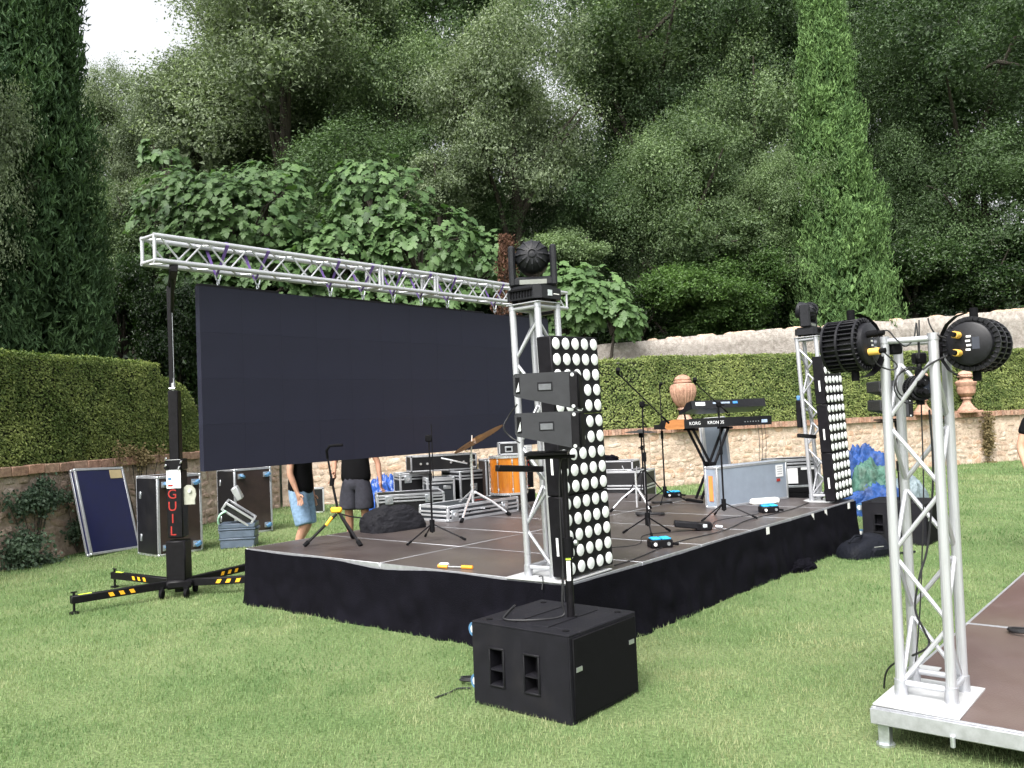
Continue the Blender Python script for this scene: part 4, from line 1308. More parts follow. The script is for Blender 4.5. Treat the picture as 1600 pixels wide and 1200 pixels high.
def subwoofer(label, loc, rz):
    """local x = depth side (b), y = a; seen face is x = 0 (facing -x) and y = 0 (facing -y)"""
    root = thing('subwoofer', label, 'speaker', loc, rz)
    W, D, H = .70, .74, .50       # x, y, z
    m = MB(); m.box((W / 2 + .053, D / 2, H / 2), (W - .106, D - .003, H - .003), ch=.006)
    for (cy_, cz_, sy_, sz_) in ((D / 2, H - .0075, D - .003, .012), (D / 2, .0075, D - .003, .012), (D - .0075, H / 2, .012, H - .028), (.0075, H / 2, .012, H - .028)):
        m.box((.054, cy_, cz_), (.107, sy_, sz_), ch=.003)
    # side with two handle recesses
    F = frame((.0, D - .012, .012), (0, -1, 0), (1, 0, 0))
    F = Matrix(((0, 1, 0, 0.), (-1, 0, 0, D - .012), (0, 0, 1, .012), (0, 0, 0, 1)))
    holes = [(.135, .235, .13, .21), (.135, .235, .222, .335), (.40, .50, .13, .21), (.40, .50, .222, .335)]
    cab = m.build('cabinet', CABINET, root, 30)
    m = MB(); holed(m, D - .024, H - .024, holes, .10, F); m.build('handle_side', CABINET, root, 0)
    for x0 in (.125, .39):
        m = MB()
        for (cx, cz, sx_, sz_) in ((x0 + .06, .342, .125, .014), (x0 + .06, .122, .125, .014), (x0 + .005, .232, .014, .23), (x0 + .115, .232, .014, .23)):
            m.box((cx, -.004, cz), (sx_, .012, sz_), F, ch=.004)
        m.build('handle_rim', BLACK_MATT, root)
    for y in (.22, .47):
        m = MB(); m.box((W * .5, y, H - .0005), (W * .72, .006, .004)); m.build('top_groove', RUBBER, root)
    for (x, y) in ((.08, .66), (.62, .66), (.62, .08), (.08, .08)):
        m = MB(); m.cyl((x, y, H - .002), (x, y, H + .003), .02, n=14); m.build('top_dimple', RUBBER, root)
    m = MB(); m.box((W / 2, -.004, H / 2), (W - .05, .012, H - .05), ch=.004); m.build('grille', RUBBER, root)
    for (x, z) in ((.07, .30), (.62, .33)):
        m = MB(); m.box((x, -.012, z), (.055, .004, .026)); m.build('badge', LOGO, root)
    for x in (.10, .60):
        for z in (.10, .42):
            T = Matrix.Translation((x, D + .055, z)) @ Matrix.Rotation(math.pi / 2, 4, 'Y')
            m = MB(); m.lathe([(.030, -.016), (.048, -.016), (.05, 0), (.048, .016), (.030, .016)], 18, T, cap=False); w = m.build('wheel', CASTER, root)
            m = MB(); m.lathe([(.0, -.017), (.03, -.017), (.03, .017), (.0, .017)], 14, T, cap=False); m.build('hub', WHITE, w)
            m = MB(); m.box((x, D + .02, z), (.05, .04, .06)); m.build('fork', STEEL, w)
    m = MB(); m.cyl((.40, .26, H - .002), (.40, .26, H + .006), .03, n=14); m.build('pole_socket', BLACK, root)
    return root
subwoofer('big black subwoofer on the lawn at the near stage corner', S(-.765, -1.045, 0), RZ)
subwoofer('black subwoofer on the lawn beyond the far stage corner by the blue tarpaulin', S(-.80, 6.06, 0), RZ)

def array_box(label, loc, rz, z_top, group):
    """line array cabinet; local +x front, -y the side towards the camera"""
    root = thing('line_array_speaker', label, 'speaker', loc, rz, group)
    W = .54
    x0, x1, hr, hf = -.262, .115, .138, .226
    F = Matrix.Translation((0, W / 2, z_top)) @ Matrix.Rotation(math.pi / 2, 4, 'X')
    m = MB(); ch = .012
    m.prism([(x0, -hr + ch), (x0 + ch, -hr), (x1, -hf), (x1, 0), (x0 + ch, 0), (x0, -ch)], W, F)
    cab = m.build('cabinet', ARRAY_PAINT, root, 25)
    for sg in (-1, 1):
        y = sg * (W / 2 + .0015)
        m = MB(); m.box((-.075, y, z_top - .082), (.088, .003, .052), ch=.0012); h = m.build('side_grip_rim', BLACK_MATT, root)
        m = MB(); m.box((-.075, y + sg * .001, z_top - .085), (.074, .004, .036), ch=.001); m.build('side_grip', mat('grip_inner', (.10, .105, .115), .5, 0, .2, 30), h)
        for zz in (.02, .205):
            m = MB(); m.cyl((.088, y, z_top - zz), (.088, y + sg * .006, z_top - zz), .011, n=10); m.build('rigging_pin', CHROME, root)
        m = MB(); m.box((.092, y, z_top - .11), (.045, .006, .20), ch=.002); m.build('rigging_plate', BLACK, root)
        m = MB(); m.box((x0 + .026, y, z_top - .07), (.026, .004, .095), ch=.002); r = m.build('rear_rigging', RUBBER, root)
        m = MB(); m.add([(x0 + .015, y + sg * .004, z_top - .11), (x0 + .036, y + sg * .004, z_top - .105), (x0 + .034, y + sg * .004, z_top - .05)], [(0, 1, 2)]); m.build('rigging_arm', CHROME, r)
    m = MB(); m.box((x1 + .006, 0, z_top - hf / 2), (.014, W - .02, hf - .02), ch=.005); m.build('grille', RUBBER, root)
    return root
POLE = S(-.50, -.66, 0)
POLE2 = S(-.42, 6.45, 0)
SPK_RZ = -.12
for (c, w, rz) in ((POLE, 'over the near subwoofer', SPK_RZ), (POLE2, 'over the far subwoofer, by the right hedge', SPK_RZ)):
    array_box('upper black wedge shaped array speaker %s' % w, c, rz, 1.985, 'array speakers ' + w)
    array_box('lower black wedge shaped array speaker %s' % w, c, rz, 1.752, 'array speakers ' + w)
def spole(label, c):
    root = thing('speaker_pole', label, 'pole', c, SPK_RZ)
    m = MB(); m.cyl((0, 0, .498), (0, 0, .92), .024, n=16); m.build('lower_tube', BLACK, root)
    m = MB(); m.cyl((0, 0, .92), (0, 0, 1.44), .018, n=14); m.build('upper_tube', BLACK, root)
    m = MB(); m.cyl((0, 0, .86), (0, 0, .98), .034, n=14); m.cyl((.0, 0, .95), (.055, -.02, .95), .007, n=8); cl = m.build('height_collar', RUBBER, root)
    m = MB(); m.cyl((.045, -.02, .95), (.062, -.025, .95), .018, n=10); m.build('clamp_knob', LOGO, cl)
    m = MB(); m.box((0, -.024, .78), (.024, .003, .12)); m.build('sticker', PAPER, root)
    m = MB(); m.box((0, -.024, .855), (.03, .003, .018)); m.build('lime_tape', LIME, root)
    m = MB(); m.box((-.08, 0, 1.475), (.30, .10, .02), ch=.004); m.cyl((0, 0, 1.40), (0, 0, 1.47), .028, n=12); m.box((-.1, 0, 1.50), (.26, .30, .02), ch=.004); m.build('mount_plate', BLACK, root)
    return root
spole('black speaker pole rising from the near subwoofer', POLE)
spole('black speaker pole rising from the far subwoofer', POLE2)

# ================================================================ SECOND DECK, ITS TOWER AND SPOTLIGHTS
DZ = .20
deck2 = thing('low_deck', 'low plywood deck on a galvanised frame at the right edge', 'stage', S(-2.19, -.445, 0), RZ)
for i in range(3):
    for j in range(2):
        deck(deck2, i * 2.0 + .003 * i, -1.0 * (j + 1), 2.0, 1.0, DZ, PLY2, .022)
for (x, y) in ((.05, -.05), (.05, -1.0), (1.95, -.05), (2.05, -.05), (1.95, -1.95), (3.95, -.05), (.05, -1.95)):
    m = MB(); m.box((x, y, .07), (.055, .055, .12), ch=.003); lg = m.build('leg', STEEL, deck2)
    m = MB(); m.cyl((x, y, .0), (x, y, .012), .045, n=14); m.cyl((x, y, .01), (x, y, .05), .02, n=10); m.build('foot', STEEL, lg)
m = MB(); m.box((-.006, -.75, .155), (.012, 1.5, .075), ch=.003); m.build('edge_rail', ALU_DULL, deck2)
for y in (-.38, -.95):
    m = MB(); m.cyl((-.02, y, .08), (-.02, y, .13), .012, n=8); m.build('bolt', STEEL, deck2)
TC = S(-2.398, -.105, DZ)
truss_tower('truss_tower', 'white truss tower on the low deck carrying two ribbed spotlights', TC, RZ, 1.86, (.56, .40), (.0, .010), (-.05, .0), nb=5, topplate=False, flip=1)
m = MB(); m.box((0, 0, .004), (.16, .13, .008), ch=.002); o = m.build('floor_plate', WHITE_PAINT); o.location = S(-2.26, .30, DZ + .001); o.rotation_euler = (0, 0, RZ)
tag(o, 'small white steel plate on the low deck beside the tower foot', 'plate')

PARBODY = mat('spotlight_black_casting', (.0085, .0085, .011), .42, 0, .25, 30, bump=.1, bscale=300, spec=.3)
AMBER = mat('amber_power_plug', (.80, .48, .10), .45, 0, .1, 20)
def spotlight(label, c, axis, hang, size=1.):
    """ribbed round spotlight; axis = where it points; hang = point on the tower that carries the yoke"""
    c = Vector(c); axis = Vector(axis).normalized()
    root = thing('spotlight', label, 'stage light', c)
    q = axis.to_track_quat('Z', 'Y').to_matrix().to_4x4()
    s = size
    b = MB(); b.lathe([(.0, -.10 * s), (.098 * s, -.10 * s), (.108 * s, -.092 * s), (.112 * s, -.03 * s), (.112 * s, .115 * s), (.10 * s, .115 * s), (.10 * s, .10 * s), (0, .10 * s)], 32, q, cap=False)
    body = b.build('body', PARBODY, root)
    for k in range(30):
        w = 2 * math.pi * k / 30
        m = MB(); m.box((.124 * s, 0, .018 * s), (.022 * s, .007 * s, .185 * s), q @ Matrix.Rotation(w, 4, 'Z'), ch=.002); m.build('cooling_rib', PARBODY, body)
    for z in (.11, .03, -.06):
        m = MB(); m.lathe([(.117 * s, z * s - .006), (.138 * s, z * s - .006), (.138 * s, z * s + .006), (.117 * s, z * s + .006)], 32, q, cap=False); m.build('hoop', PARBODY, body)
    m = MB(); m.lathe([(0, .104 * s), (.097 * s, .104 * s)], 28, q, cap=False); m.build('front_glass', GLASS, body)
    # back panel marks and plugs
    side = Vector((0, 0, 1)); side = (side - axis * side.dot(axis)).normalized(); hor = axis.cross(side)
    Fb = frame(c * 0 - axis * .1012 * s, -hor, side)
    m = MB(); m.box((-.035 * s, .0, .001), (.035, .06, .003), Fb); m.build('back_display', GLASS, body)
    for k in range(4):
        m = MB(); m.box((-.002 + .004 * (k % 2), .035 - k * .022, .001), (.022, .010, .003), Fb); m.build('back_print', PAPER, body)
    for k in (-1, 1):
        p = Fb @ Vector((.045 * s, .045 * s * k, 0))
        m = MB(); m.cyl(p, p - axis * .055, .018, n=12); pl = m.build('socket', RUBBER if size < .6 or (k > 0 and c.x < 2) else AMBER, body)
        m = MB(); m.cyl(p - axis * .05, p - axis * .085, .013, n=10); m.build('plug', RUBBER, pl)
    # yoke
    hp = Vector(hang) - c
    y = MB()
    arc = []
    for k in range(9):
        w = -math.pi / 2 + math.pi * k / 8
        arc.append(side * math.sin(w) * .165 * s + (-axis * .0 + (hp.normalized())) * (.03 + .13 * math.cos(w)) * s)
    v = []; f = []
    cr = axis * .022
    for i, p in enumerate(arc): v += [p - cr, p + cr]
    f = [(2 * i, 2 * i + 1, 2 * i + 3, 2 * i + 2) for i in range(8)]
    y.add(v, f); y.add([a + hp.normalized() * .004 for a in v], [t[::-1] for t in f])
    yk = y.build('yoke', BLACK, root)
    for k in (-1, 1):
        m = MB(); m.cyl(side * .13 * s * k, side * .185 * s * k, .02, n=12); m.build('yoke_knob', RUBBER, yk)
    m = MB(); m.cyl(arc[4], hp, .014, n=8); m.box(tuple(hp), (.06, .06, .06), ch=.008); m.build('clamp', BLACK, root)
    return root
PL = P(1333, 540, 4.50); PR = P(1524, 538, 4.36)
spotlight('ribbed black spotlight hung on the left of the near truss tower', PL, (-.68, .73, -.02), P(1398, 545, 4.55))
spotlight('ribbed black spotlight hung on the right of the near truss tower', PR, (.72, .69, -.02), P(1462, 545, 4.44))
spotlight('small round black spotlight hung inside the near truss tower', P(1437, 606, 4.50), (.05, 1, 0), P(1436, 560, 4.56), .48)

CABLE = mat('black_cable', (.014, .014, .016), .55, 0, .2, 30)
def cable(label, pts, r=.006, name='cable', mt=None, n=6, cat='cable', sub=6):
    """smooth curve through points"""
    pts = [Vector(p) for p in pts]
    out = []
    for i in range(len(pts) - 1):
        p0 = pts[max(i - 1, 0)]; p1 = pts[i]; p2 = pts[i + 1]; p3 = pts[min(i + 2, len(pts) - 1)]
        for k in range(sub):
            t = k / sub
            out.append(.5 * ((2 * p1) + (p2 - p0) * t + (2 * p0 - 5 * p1 + 4 * p2 - p3) * t * t + (3 * p1 - p0 - 3 * p2 + p3) * t ** 3))
    out.append(pts[-1])
    m = MB(); m.tube(out, r, n)
    return tag(m.build(name, mt or CABLE), label, cat)
def Pp(Y, *px):
    return [P(x, y, Y) for x, y in px]
cable('black cable looping between the left spotlight plug and the near tower', Pp(4.42, (1375, 545), (1392, 560), (1402, 572), (1392, 578), (1372, 570), (1362, 555)), .004)
cable('black cable arching from the left spotlight to the tower top', Pp(4.45, (1366, 530), (1385, 516), (1400, 530), (1415, 541), (1428, 528), (1432, 505), (1436, 560)), .004)
cable('black cable from the upper plug of the right spotlight', Pp(4.36, (1478, 528), (1462, 522), (1453, 508), (1450, 497)), .004)
cable('black cable from the lower plug of the right spotlight', Pp(4.36, (1480, 556), (1466, 562), (1452, 570), (1442, 578)), .005)
def coil(label, c, r, turns, axis, rr_=.006, seed=1, mt=None, squash=1.):
    rd = random.Random(seed); c = Vector(c)
    q = Vector(axis).to_track_quat('Z', 'Y').to_matrix()
    pts = []
    n = 22
    for k in range(turns * n + 1):
        w = 2 * math.pi * k / n
        rad = r * (1 + .09 * math.sin(k * .37 + seed) + .05 * math.sin(k * .113))
        z = .012 * math.sin(k * .29) + .004 * (k / n)
        pts.append(c + q @ Vector((rad * math.cos(w), rad * math.sin(w) * squash, z)))
    m = MB(); m.tube(pts, rr_, 6)
    return tag(m.build('cable_coil', mt or CABLE), label, 'cable')
coil('loose black cable coil hanging in the near truss tower', P(1425, 602, 4.50), .088, 2, (.1, -1, .1), .0042, 3)
cable('long black cable hanging down inside the near truss tower', Pp(4.60, (1436, 500), (1437, 560), (1440, 650), (1443, 760), (1441, 860), (1437, 960), (1430, 1040)), .004)
cable('black cable looping down the near tower onto the lawn', Pp(4.52, (1452, 640), (1458, 740), (1450, 850), (1437, 900), (1430, 950), (1444, 985), (1452, 1005), (1440, 1018)) + [G(1400, 1035, .21), G(1385, 1050, .12), G(1381, 1075, .01)], .006)
coil('black cable coiled on the low deck at the right edge', G(1600, 987, DZ + .012), .085, 5, (0, 0, 1), .006, 4)
coil('black cable coiled on the lawn behind the near subwoofer', G(742, 1062, .02), .09, 4, (0, 0, 1), .007, 5, squash=.7)
cable('black cable running over the lawn from the near subwoofer', [G(735, 1075, .01), G(715, 1076, .01), G(700, 1083, .01), G(680, 1090, .008)], .006)
cable('black cable lying in a loop on top of the near subwoofer', [S(-.50, -.66, .80) - Vector((.035, 0, 0)), S(-.50, -.66, .60) - Vector((.05, .01, 0)), S(-.47, -.70, .51), S(-.40, -.86, .508), S(-.22, -.95, .508), S(-.10, -.78, .508), S(-.02, -.62, .508)], .006)
cable('black cable running down the near speaker pole', [P(884, 716, 5.25), P(876, 722, 5.28), P(874, 770, 5.3), P(879, 880, 5.3), P(882, 940, 5.3)], .004)
cable('black cable hanging behind the near array speakers', [P(808, 632, 5.2), P(795, 650, 5.25), P(787, 668, 5.25), P(797, 682, 5.25), P(812, 692, 5.2)], .005)
cable('black cable trailing over the stage front near the far tower', [S(.35, 5.4, ZS + .006), S(.28, 4.6, ZS + .006), S(.33, 3.7, ZS + .006), S(.2, 2.8, ZS + .006), S(.25, 2.0, ZS + .006), S(.12, 1.1, ZS + .006), S(.10, .75, ZS + .006)], .005)
cable('black cable looped across the stage between the pedal boxes', [S(.45, 4.2, ZS + .006), S(.6, 3.5, ZS + .006), S(.42, 2.9, ZS + .006), S(.75, 2.3, ZS + .006), S(.5, 1.7, ZS + .006), S(.9, 1.2, ZS + .006)], .004)
cable('black cable bundle hanging inside the far tower', [S(.30, 5.82, 2.5), S(.32, 5.86, 2.1), S(.27, 5.80, 1.6), S(.31, 5.84, 1.1), S(.28, 5.80, .7), S(.3, 5.7, ZS + .02)], .012)
cable('thin black cable strung up inside the near stage tower', [S(.33, .22, .62), S(.36, .26, 1.0), S(.30, .2, 1.5), S(.34, .25, 2.0), S(.32, .22, 2.5)], .005)
cable('black cable hanging over the plate of the near stage tower', [S(.30, .05, ZS + .02), S(.22, -.01, ZS + .03), S(.20, -.05, ZS - .05)], .005)

# ================================================================ INSTRUMENTS
WOODO = mat('amber_maple_drum_shell', (.60, .165, .014), .12, 0, .25, 3, coat=.6, stretch=(4, 4, .6), col2=(.74, .27, .03))
SKIN_H = mat('drum_head', (.72, .72, .70), .5, 0, .05, 10)
BRONZE = mat('bronze_cymbal', (.40, .22, .09), .3, .9, .2, 6)
def drum(name, label, M, r, L, n_lug=8):
    root = thing(name, label, 'drum'); root.matrix_world = M
    m = MB(); m.lathe([(r, 0), (r, L)], 36, cap=False); m.build('shell', WOODO, root)
    for z in (0, L):
        m = MB(); m.lathe([(r + .002, z - .014), (r + .012, z - .014), (r + .012, z + .014), (r + .002, z + .014)], 36, cap=False); m.build('hoop', CHROME, root)
        m = MB(); m.lathe([(0, z + (.003 if z else -.003)), (r, z + (.003 if z else -.003))], 36, cap=False); m.build('head', SKIN_H, root)
    for k in range(n_lug):
        w = 2 * math.pi * (k + .3) / n_lug
        for z in (.055, L - .055):
            m = MB(); m.box(((r + .012) * math.cos(w), (r + .012) * math.sin(w), z), (.022, .022, .045), ch=.006); m.build('lug', CHROME, root)
        m = MB(); m.cyl(((r + .018) * math.cos(w), (r + .018) * math.sin(w), 0), ((r + .018) * math.cos(w), (r + .018) * math.sin(w), L), .004, n=6); m.build('tension_rod', CHROME, root)
    return root
tc = S(3.62, 3.66)
tom = drum('floor_tom', 'orange wooden floor tom with chrome hoops left of the near tower', Matrix.Translation(tc + Vector((0, 0, .22))), .235, .47)
for k in range(3):
    w = .6 + 2.09 * k
    m = MB(); x, y = .262 * math.cos(w), .225 * math.sin(w)
    m.tube([(x, y, .16), (x, y, -.12), (x * 1.2, y * 1.2, -.21)], .008, 8); m.cyl((x * 1.2, y * 1.2, -.22), (x * 1.2, y * 1.2, -.20), .014, n=8); m.build('leg', CHROME, tom)
    m = MB(); m.box((x * .97, y * .97, .16), (.03, .03, .06), ch=.006); m.build('leg_bracket', CHROME, tom)
ax = (LB * .2 - LA * .98).normalized()
bc = S(2.95, 3.98, ZS + .285)
bd = drum('bass_drum', 'orange bass drum half hidden behind the near tower and lamp panels', Matrix.Translation(bc) @ ax.to_track_quat('Z', 'Y').to_matrix().to_4x4() @ Matrix.Translation((0, 0, -.2)), .24, .36, 10)
def tripod(root, c, z, spread, r, mt, n=3, a0=.3, foot=RUBBER, zf=.012, bend=.0):
    for k in range(n):
        w = a0 + 2 * math.pi * k / n
        e = Vector((c[0] + spread * math.cos(w), c[1] + spread * math.sin(w), zf))
        s = Vector((c[0] + .02 * math.cos(w), c[1] + .02 * math.sin(w), z))
        m = MB()
        if bend: m.tube([s, s.lerp(e, .5) + Vector((0, 0, bend)), e], r, 8)
        else: m.cyl(s, e, r, n=8)
        lg = m.build('leg', mt, root)
        m = MB(); d = (e - s).normalized(); m.cyl(e - d * .05, e + d * .012, r * 1.6, n=8); m.build('rubber_foot', foot, lg)
def cymbal_mesh(r):
    m = MB(); m.lathe([(r, 0), (r * .6, .012), (r * .25, .02), (r * .18, .035), (r * .05, .042), (.004, .042)], 40, cap=False)
    m.lathe([(r, -.002), (r * .6, .010), (r * .25, .018), (.004, .038)][::-1], 40, cap=False)
    return m
# cymbal on chrome stand
cs = S(3.45, 2.78)
ch = thing('cymbal_stand', 'chrome cymbal stand with spread legs left of the floor tom', 'stand', cs)
tripod(ch, (0, 0), .32, .45, .014, CHROME, a0=.25, bend=.02)
tripod(ch, (0, 0), .12, .20, .007, CHROME, a0=.35, zf=.10)
rod('tube', (0, 0, .06), (0, 0, .78), .016, CHROME, ch); rod('upper_tube', (0, 0, .75), (.02, 0, 1.0), .009, CHROME, ch)
for z in (.30, .62, .70):
    m = MB(); m.cyl((0, 0, z - .025), (0, 0, z + .025), .022, n=10); m.cyl((.0, 0, z), (.05, -.02, z), .008, n=6); m.build('clamp', CHROME, ch)
rod('boom_arm', (-.05, 0, .66), (-.36, -.05, .74), .010, CHROME, ch)
m = cymbal_mesh(.34); o = m.build('cymbal', BRONZE); o.location = cs + Vector((.10, 0, .95)); o.rotation_euler = (.10, -.48, 0)
tag(o, 'large bronze cymbal tilted over the chrome stand', 'cymbal')
# hi-hat / snare hardware right of the drums
sn = thing('snare_stand', 'chrome low drum stand between the lamp panels and the black tripod', 'stand', S(1.9, 4.0))
tripod(sn, (0, 0), .28, .32, .010, CHROME, a0=.9, bend=.02); rod('tube', (0, 0, .05), (0, 0, .48), .012, CHROME, sn)
for k in range(3):
    w = .5 + 2.09 * k; m = MB(); m.tube([(0, 0, .48), (.15 * math.cos(w), .15 * math.sin(w), .50), (.17 * math.cos(w), .17 * math.sin(w), .55)], .006, 6); m.build('basket_arm', CHROME, sn)
# silver trimmed box on the tom
def flight_case(name, label, M, size, body, trim=.028, latches=(), casters=None, group=None, cat='flight case', ball=True, stripe=None, corner=None, trimmat=None):
    """size x, y, z; local origin at the bottom centre. casters: face to carry them ('+x','-x','-y','+y','-z')"""
    root = thing(name, label, cat, group=group); root.matrix_world = M
    x, y, z = size
    tm = trimmat or ALU_DULL
    m = MB(); m.box((0, 0, z / 2), (x - .012, y - .012, z - .012)); m.build('shell', body, root)
    e = MB()
    for i in (-1, 1):
        for j in (-1, 1):
            e.box((i * (x / 2 - trim / 2), j * (y / 2 - trim / 2), z / 2), (trim, trim, z - trim * 2), ch=.003)
            e.box((i * (x / 2 - trim / 2), 0, (trim / 2 if j < 0 else z - trim / 2)), (trim, y - trim * 2, trim), ch=.003)
            e.box((0, i * (y / 2 - trim / 2), (trim / 2 if j < 0 else z - trim / 2)), (x - trim * 2, trim, trim), ch=.003)
    e.build('edge_trim', tm, root)
    if stripe:
        s = MB(); w = .022
        for dz in (-.022, .022):
            zz = z * stripe + dz
            s.box((0, -y / 2 + .002, zz), (x - trim * 2, .016, w), ch=.002); s.box((0, y / 2 - .002, zz), (x - trim * 2, .016, w), ch=.002)
            s.box((-x / 2 + .002, 0, zz), (.016, y - trim * 2, w), ch=.002); s.box((x / 2 - .002, 0, zz), (.016, y - trim * 2, w), ch=.002)
        s.build('lid_joint_trim', tm, root)
    if ball:
        for i in (-1, 1):
            for j in (-1, 1):
                for k in (0, 1):
                    m = MB(); m.box((i * (x / 2 - trim * .55), j * (y / 2 - trim * .55), k * z + (trim * .55 if k == 0 else -trim * .55)), (trim * 1.25, trim * 1.25, trim * 1.25), ch=trim * .3); m.build('ball_corner', corner or STEEL, root)
    for (face, u, w) in latches:
        m = MB(); d = .11
        if face in '-y+y':
            sg = -1 if face == '-y' else 1
            m.box((u, sg * (y / 2 + .003), w), (d, .014, d), ch=.004); l = m.build('latch', STEEL, root)
            m = MB(); m.cyl((u, sg * (y / 2 + .008), w), (u, sg * (y / 2 + .02), w), .026, n=10); m.build('latch_knob', CHROME, l)
        else:
            sg = -1 if face == '-x' else 1
            m.box((sg * (x / 2 + .003), u, w), (.014, d, d), ch=.004); l = m.build('latch', STEEL, root)
            m = MB(); m.cyl((sg * (x / 2 + .008), u, w), (sg * (x / 2 + .02), u, w), .026, n=10); m.build('latch_knob', CHROME, l)
    if casters:
        for i in (-1, 1):
            for j in (-1, 1):
                if casters == '-y': c = Vector((i * (x / 2 - .11), -y / 2 - .07, z / 2 + j * (z / 2 - .12))); nrm = Vector((0, -1, 0))
                elif casters == '+x': c = Vector((x / 2 + .07, i * (y / 2 - .11), z / 2 + j * (z / 2 - .12))); nrm = Vector((1, 0, 0))
                else: c = Vector((i * (x / 2 - .1), j * (y / 2 - .1), -.06)); nrm = Vector((0, 0, -1))
                q = nrm.to_track_quat('Z', 'Y').to_matrix().to_4x4()
                T = Matrix.Translation(c) @ q
                m = MB(); m.lathe([(.0, -.02), (.048, -.02), (.05, 0), (.048, .02), (.0, .02)], 16, T @ Matrix.Rotation(math.pi / 2, 4, 'X') @ Matrix.Rotation(i * .5, 4, 'Y'), cap=False)
                w = m.build('castor_wheel', CASTER, root)
                m = MB(); m.box((0, 0, -.062), (.10, .085, .012), T); m.box((.026, 0, -.03), (.006, .04, .07), T); m.box((-.026, 0, -.03), (.006, .04, .07), T); m.build('castor_fork', STEEL, w)
    return root
def at_(p, rz, extra=None):
    M = Matrix.Translation(p) @ Matrix.Rotation(rz, 4, 'Z')
    return M @ extra if extra is not None else M
FBLACK = mat('flight_case_black', (.005, .005, .007), .5, 0, .25, 8, bump=.2, bscale=160, dirt=.06)
FBROWN = mat('flight_case_brown_ply', (.026, .015, .013), .5, 0, .3, 5, bump=.15, bscale=80, dirt=.2)
FNAVY = mat('flight_case_navy', (.004, .006, .05), .42, 0, .15, 6, bump=.1, bscale=160)
FGREY = mat('flight_case_grey', (.235, .275, .335), .5, 0, .08, 6, bump=.15, bscale=160, dirt=.2)
FDARK = mat('flight_case_charcoal', (.03, .034, .042), .45, 0, .2, 6, bump=.2, bscale=160, dirt=.15)
sb = flight_case('equipment_box', 'small black box with silver lid lying on the orange floor tom', at_(tc + Vector((.03, 0, .712)), .1), (.30, .24, .165), FBLACK, .02, cat='box', ball=False)
m = MB(); m.box((-.02, -.122, .075), (.10, .006, .075), ch=.003); hh = m.build('carry_handle', LOGO, sb)
m = MB(); m.box((-.02, -.126, .075), (.065, .004, .04)); m.build('handle_gap', RUBBER, hh)

# black tripod with flat cymbal edge-on
bt = thing('cymbal_stand', 'black tripod stand with a thin level disc on top behind the lamp panels', 'stand', S(2.62, 5.35))
tripod(bt, (0, 0), .40, .33, .009, BLACK, a0=.2); rod('tube', (0, 0, .05), (0, 0, .92), .012, BLACK, bt)
m = MB(); m.cyl((0, 0, .84), (0, 0, .92), .035, n=12); m.build('seat_clutch', RUBBER, bt)
for z in (.40, .70):
    m = MB(); m.cyl((0, 0, z - .03), (0, 0, z + .03), .02, n=10); m.cyl((0, 0, z), (-.05, 0, z), .008, n=6); m.build('clamp', RUBBER, bt)
m = cymbal_mesh(.23); o = m.build('disc', mat('black_disc', (.02, .02, .022), .5), bt); o.location = (0, 0, .915); o.rotation_euler = (.03, .03, 0)

def mic_stand(label, loc, H, boom=None, spread=.27, a0=.2, clip=True, tripodz=.16, group=None):
    root = thing('microphone_stand', label, 'stand', loc, 0, group)
    m = MB(); m.cyl((0, 0, tripodz - .07), (0, 0, tripodz + .05), .026, n=12); m.build('leg_hub', RUBBER, root)
    tripod(root, (0, 0), tripodz, spread, .0075, BLACK, a0=a0)
    rod('tube', (0, 0, .08), (0, 0, H * .58), .0105, BLACK, root)
    m = MB(); m.cyl((0, 0, H * .56), (0, 0, H * .63), .018, n=10); m.build('height_clutch', RUBBER, root)
    rod('inner_tube', (0, 0, H * .58), (0, 0, H), .0075, BLACK, root)
    tip = Vector((0, 0, H))
    if boom:
        b0, b1 = Vector(boom[0]), Vector(boom[1])
        m = MB(); m.box((0, 0, H), (.05, .05, .06), ch=.01); m.cyl((0, 0, H), (.06, -.02, H - .01), .008, n=6); m.build('boom_swivel', RUBBER, root)
        rod('boom', b0, b1, .0065, BLACK, root)
        m = MB(); m.cyl(b0, b0.lerp(b1, .12), .011, n=8); m.build('counterweight', RUBBER, root)
        tip = b1
        d = (b1 - b0).normalized()
    else:
        d = Vector((0, 0, 1))
    if clip:
        m = MB(); m.cyl(tip, tip + d * .035, .012, n=8); m.cyl(tip + d * .03, tip + d * .06 + Vector((.02, -.03, .02)), .017, .022, n=10); m.build('microphone_clip', RUBBER, root)
    return root
def dv(p, q): return Vector(q) - Vector(p)
b = S(.765, 2.363); c1 = P(968, 586, 8.2); c2 = P(1045, 661, 8.6)
j = P(1003, 632, 8.45)
mic_stand('boom microphone stand reaching up left in front of the keyboards', b, j.z - b.z, (dv(b, c2), dv(b, c1)), .26, .5)
b = S(2.09, 5.0)
mic_stand('upright microphone stand just right of the boom stand base', b, P(1026, 608, 11.3).z - b.z, None, .29, .15)
b = S(.637, 3.74); c1 = P(1088, 600, 9.3); c2 = P(1137, 645, 9.5)
mic_stand('boom microphone stand in front of the grey case and keyboards', b, P(1122, 632, 9.45).z - b.z, (dv(b, c2), dv(b, c1)), .34, -.45)
b = S(2.52, 1.16)
ms = mic_stand('black microphone stand on the stage below the screen centre', b, 1.06, None, .33, -.2, clip=False)
rod('second_tube', (.03, 0, .62), (.03, 0, 1.16), .005, BLACK, ms)
m = MB(); m.box((0, 0, 1.02), (.07, .04, .07), ch=.01); m.build('clip_head', RUBBER, ms)
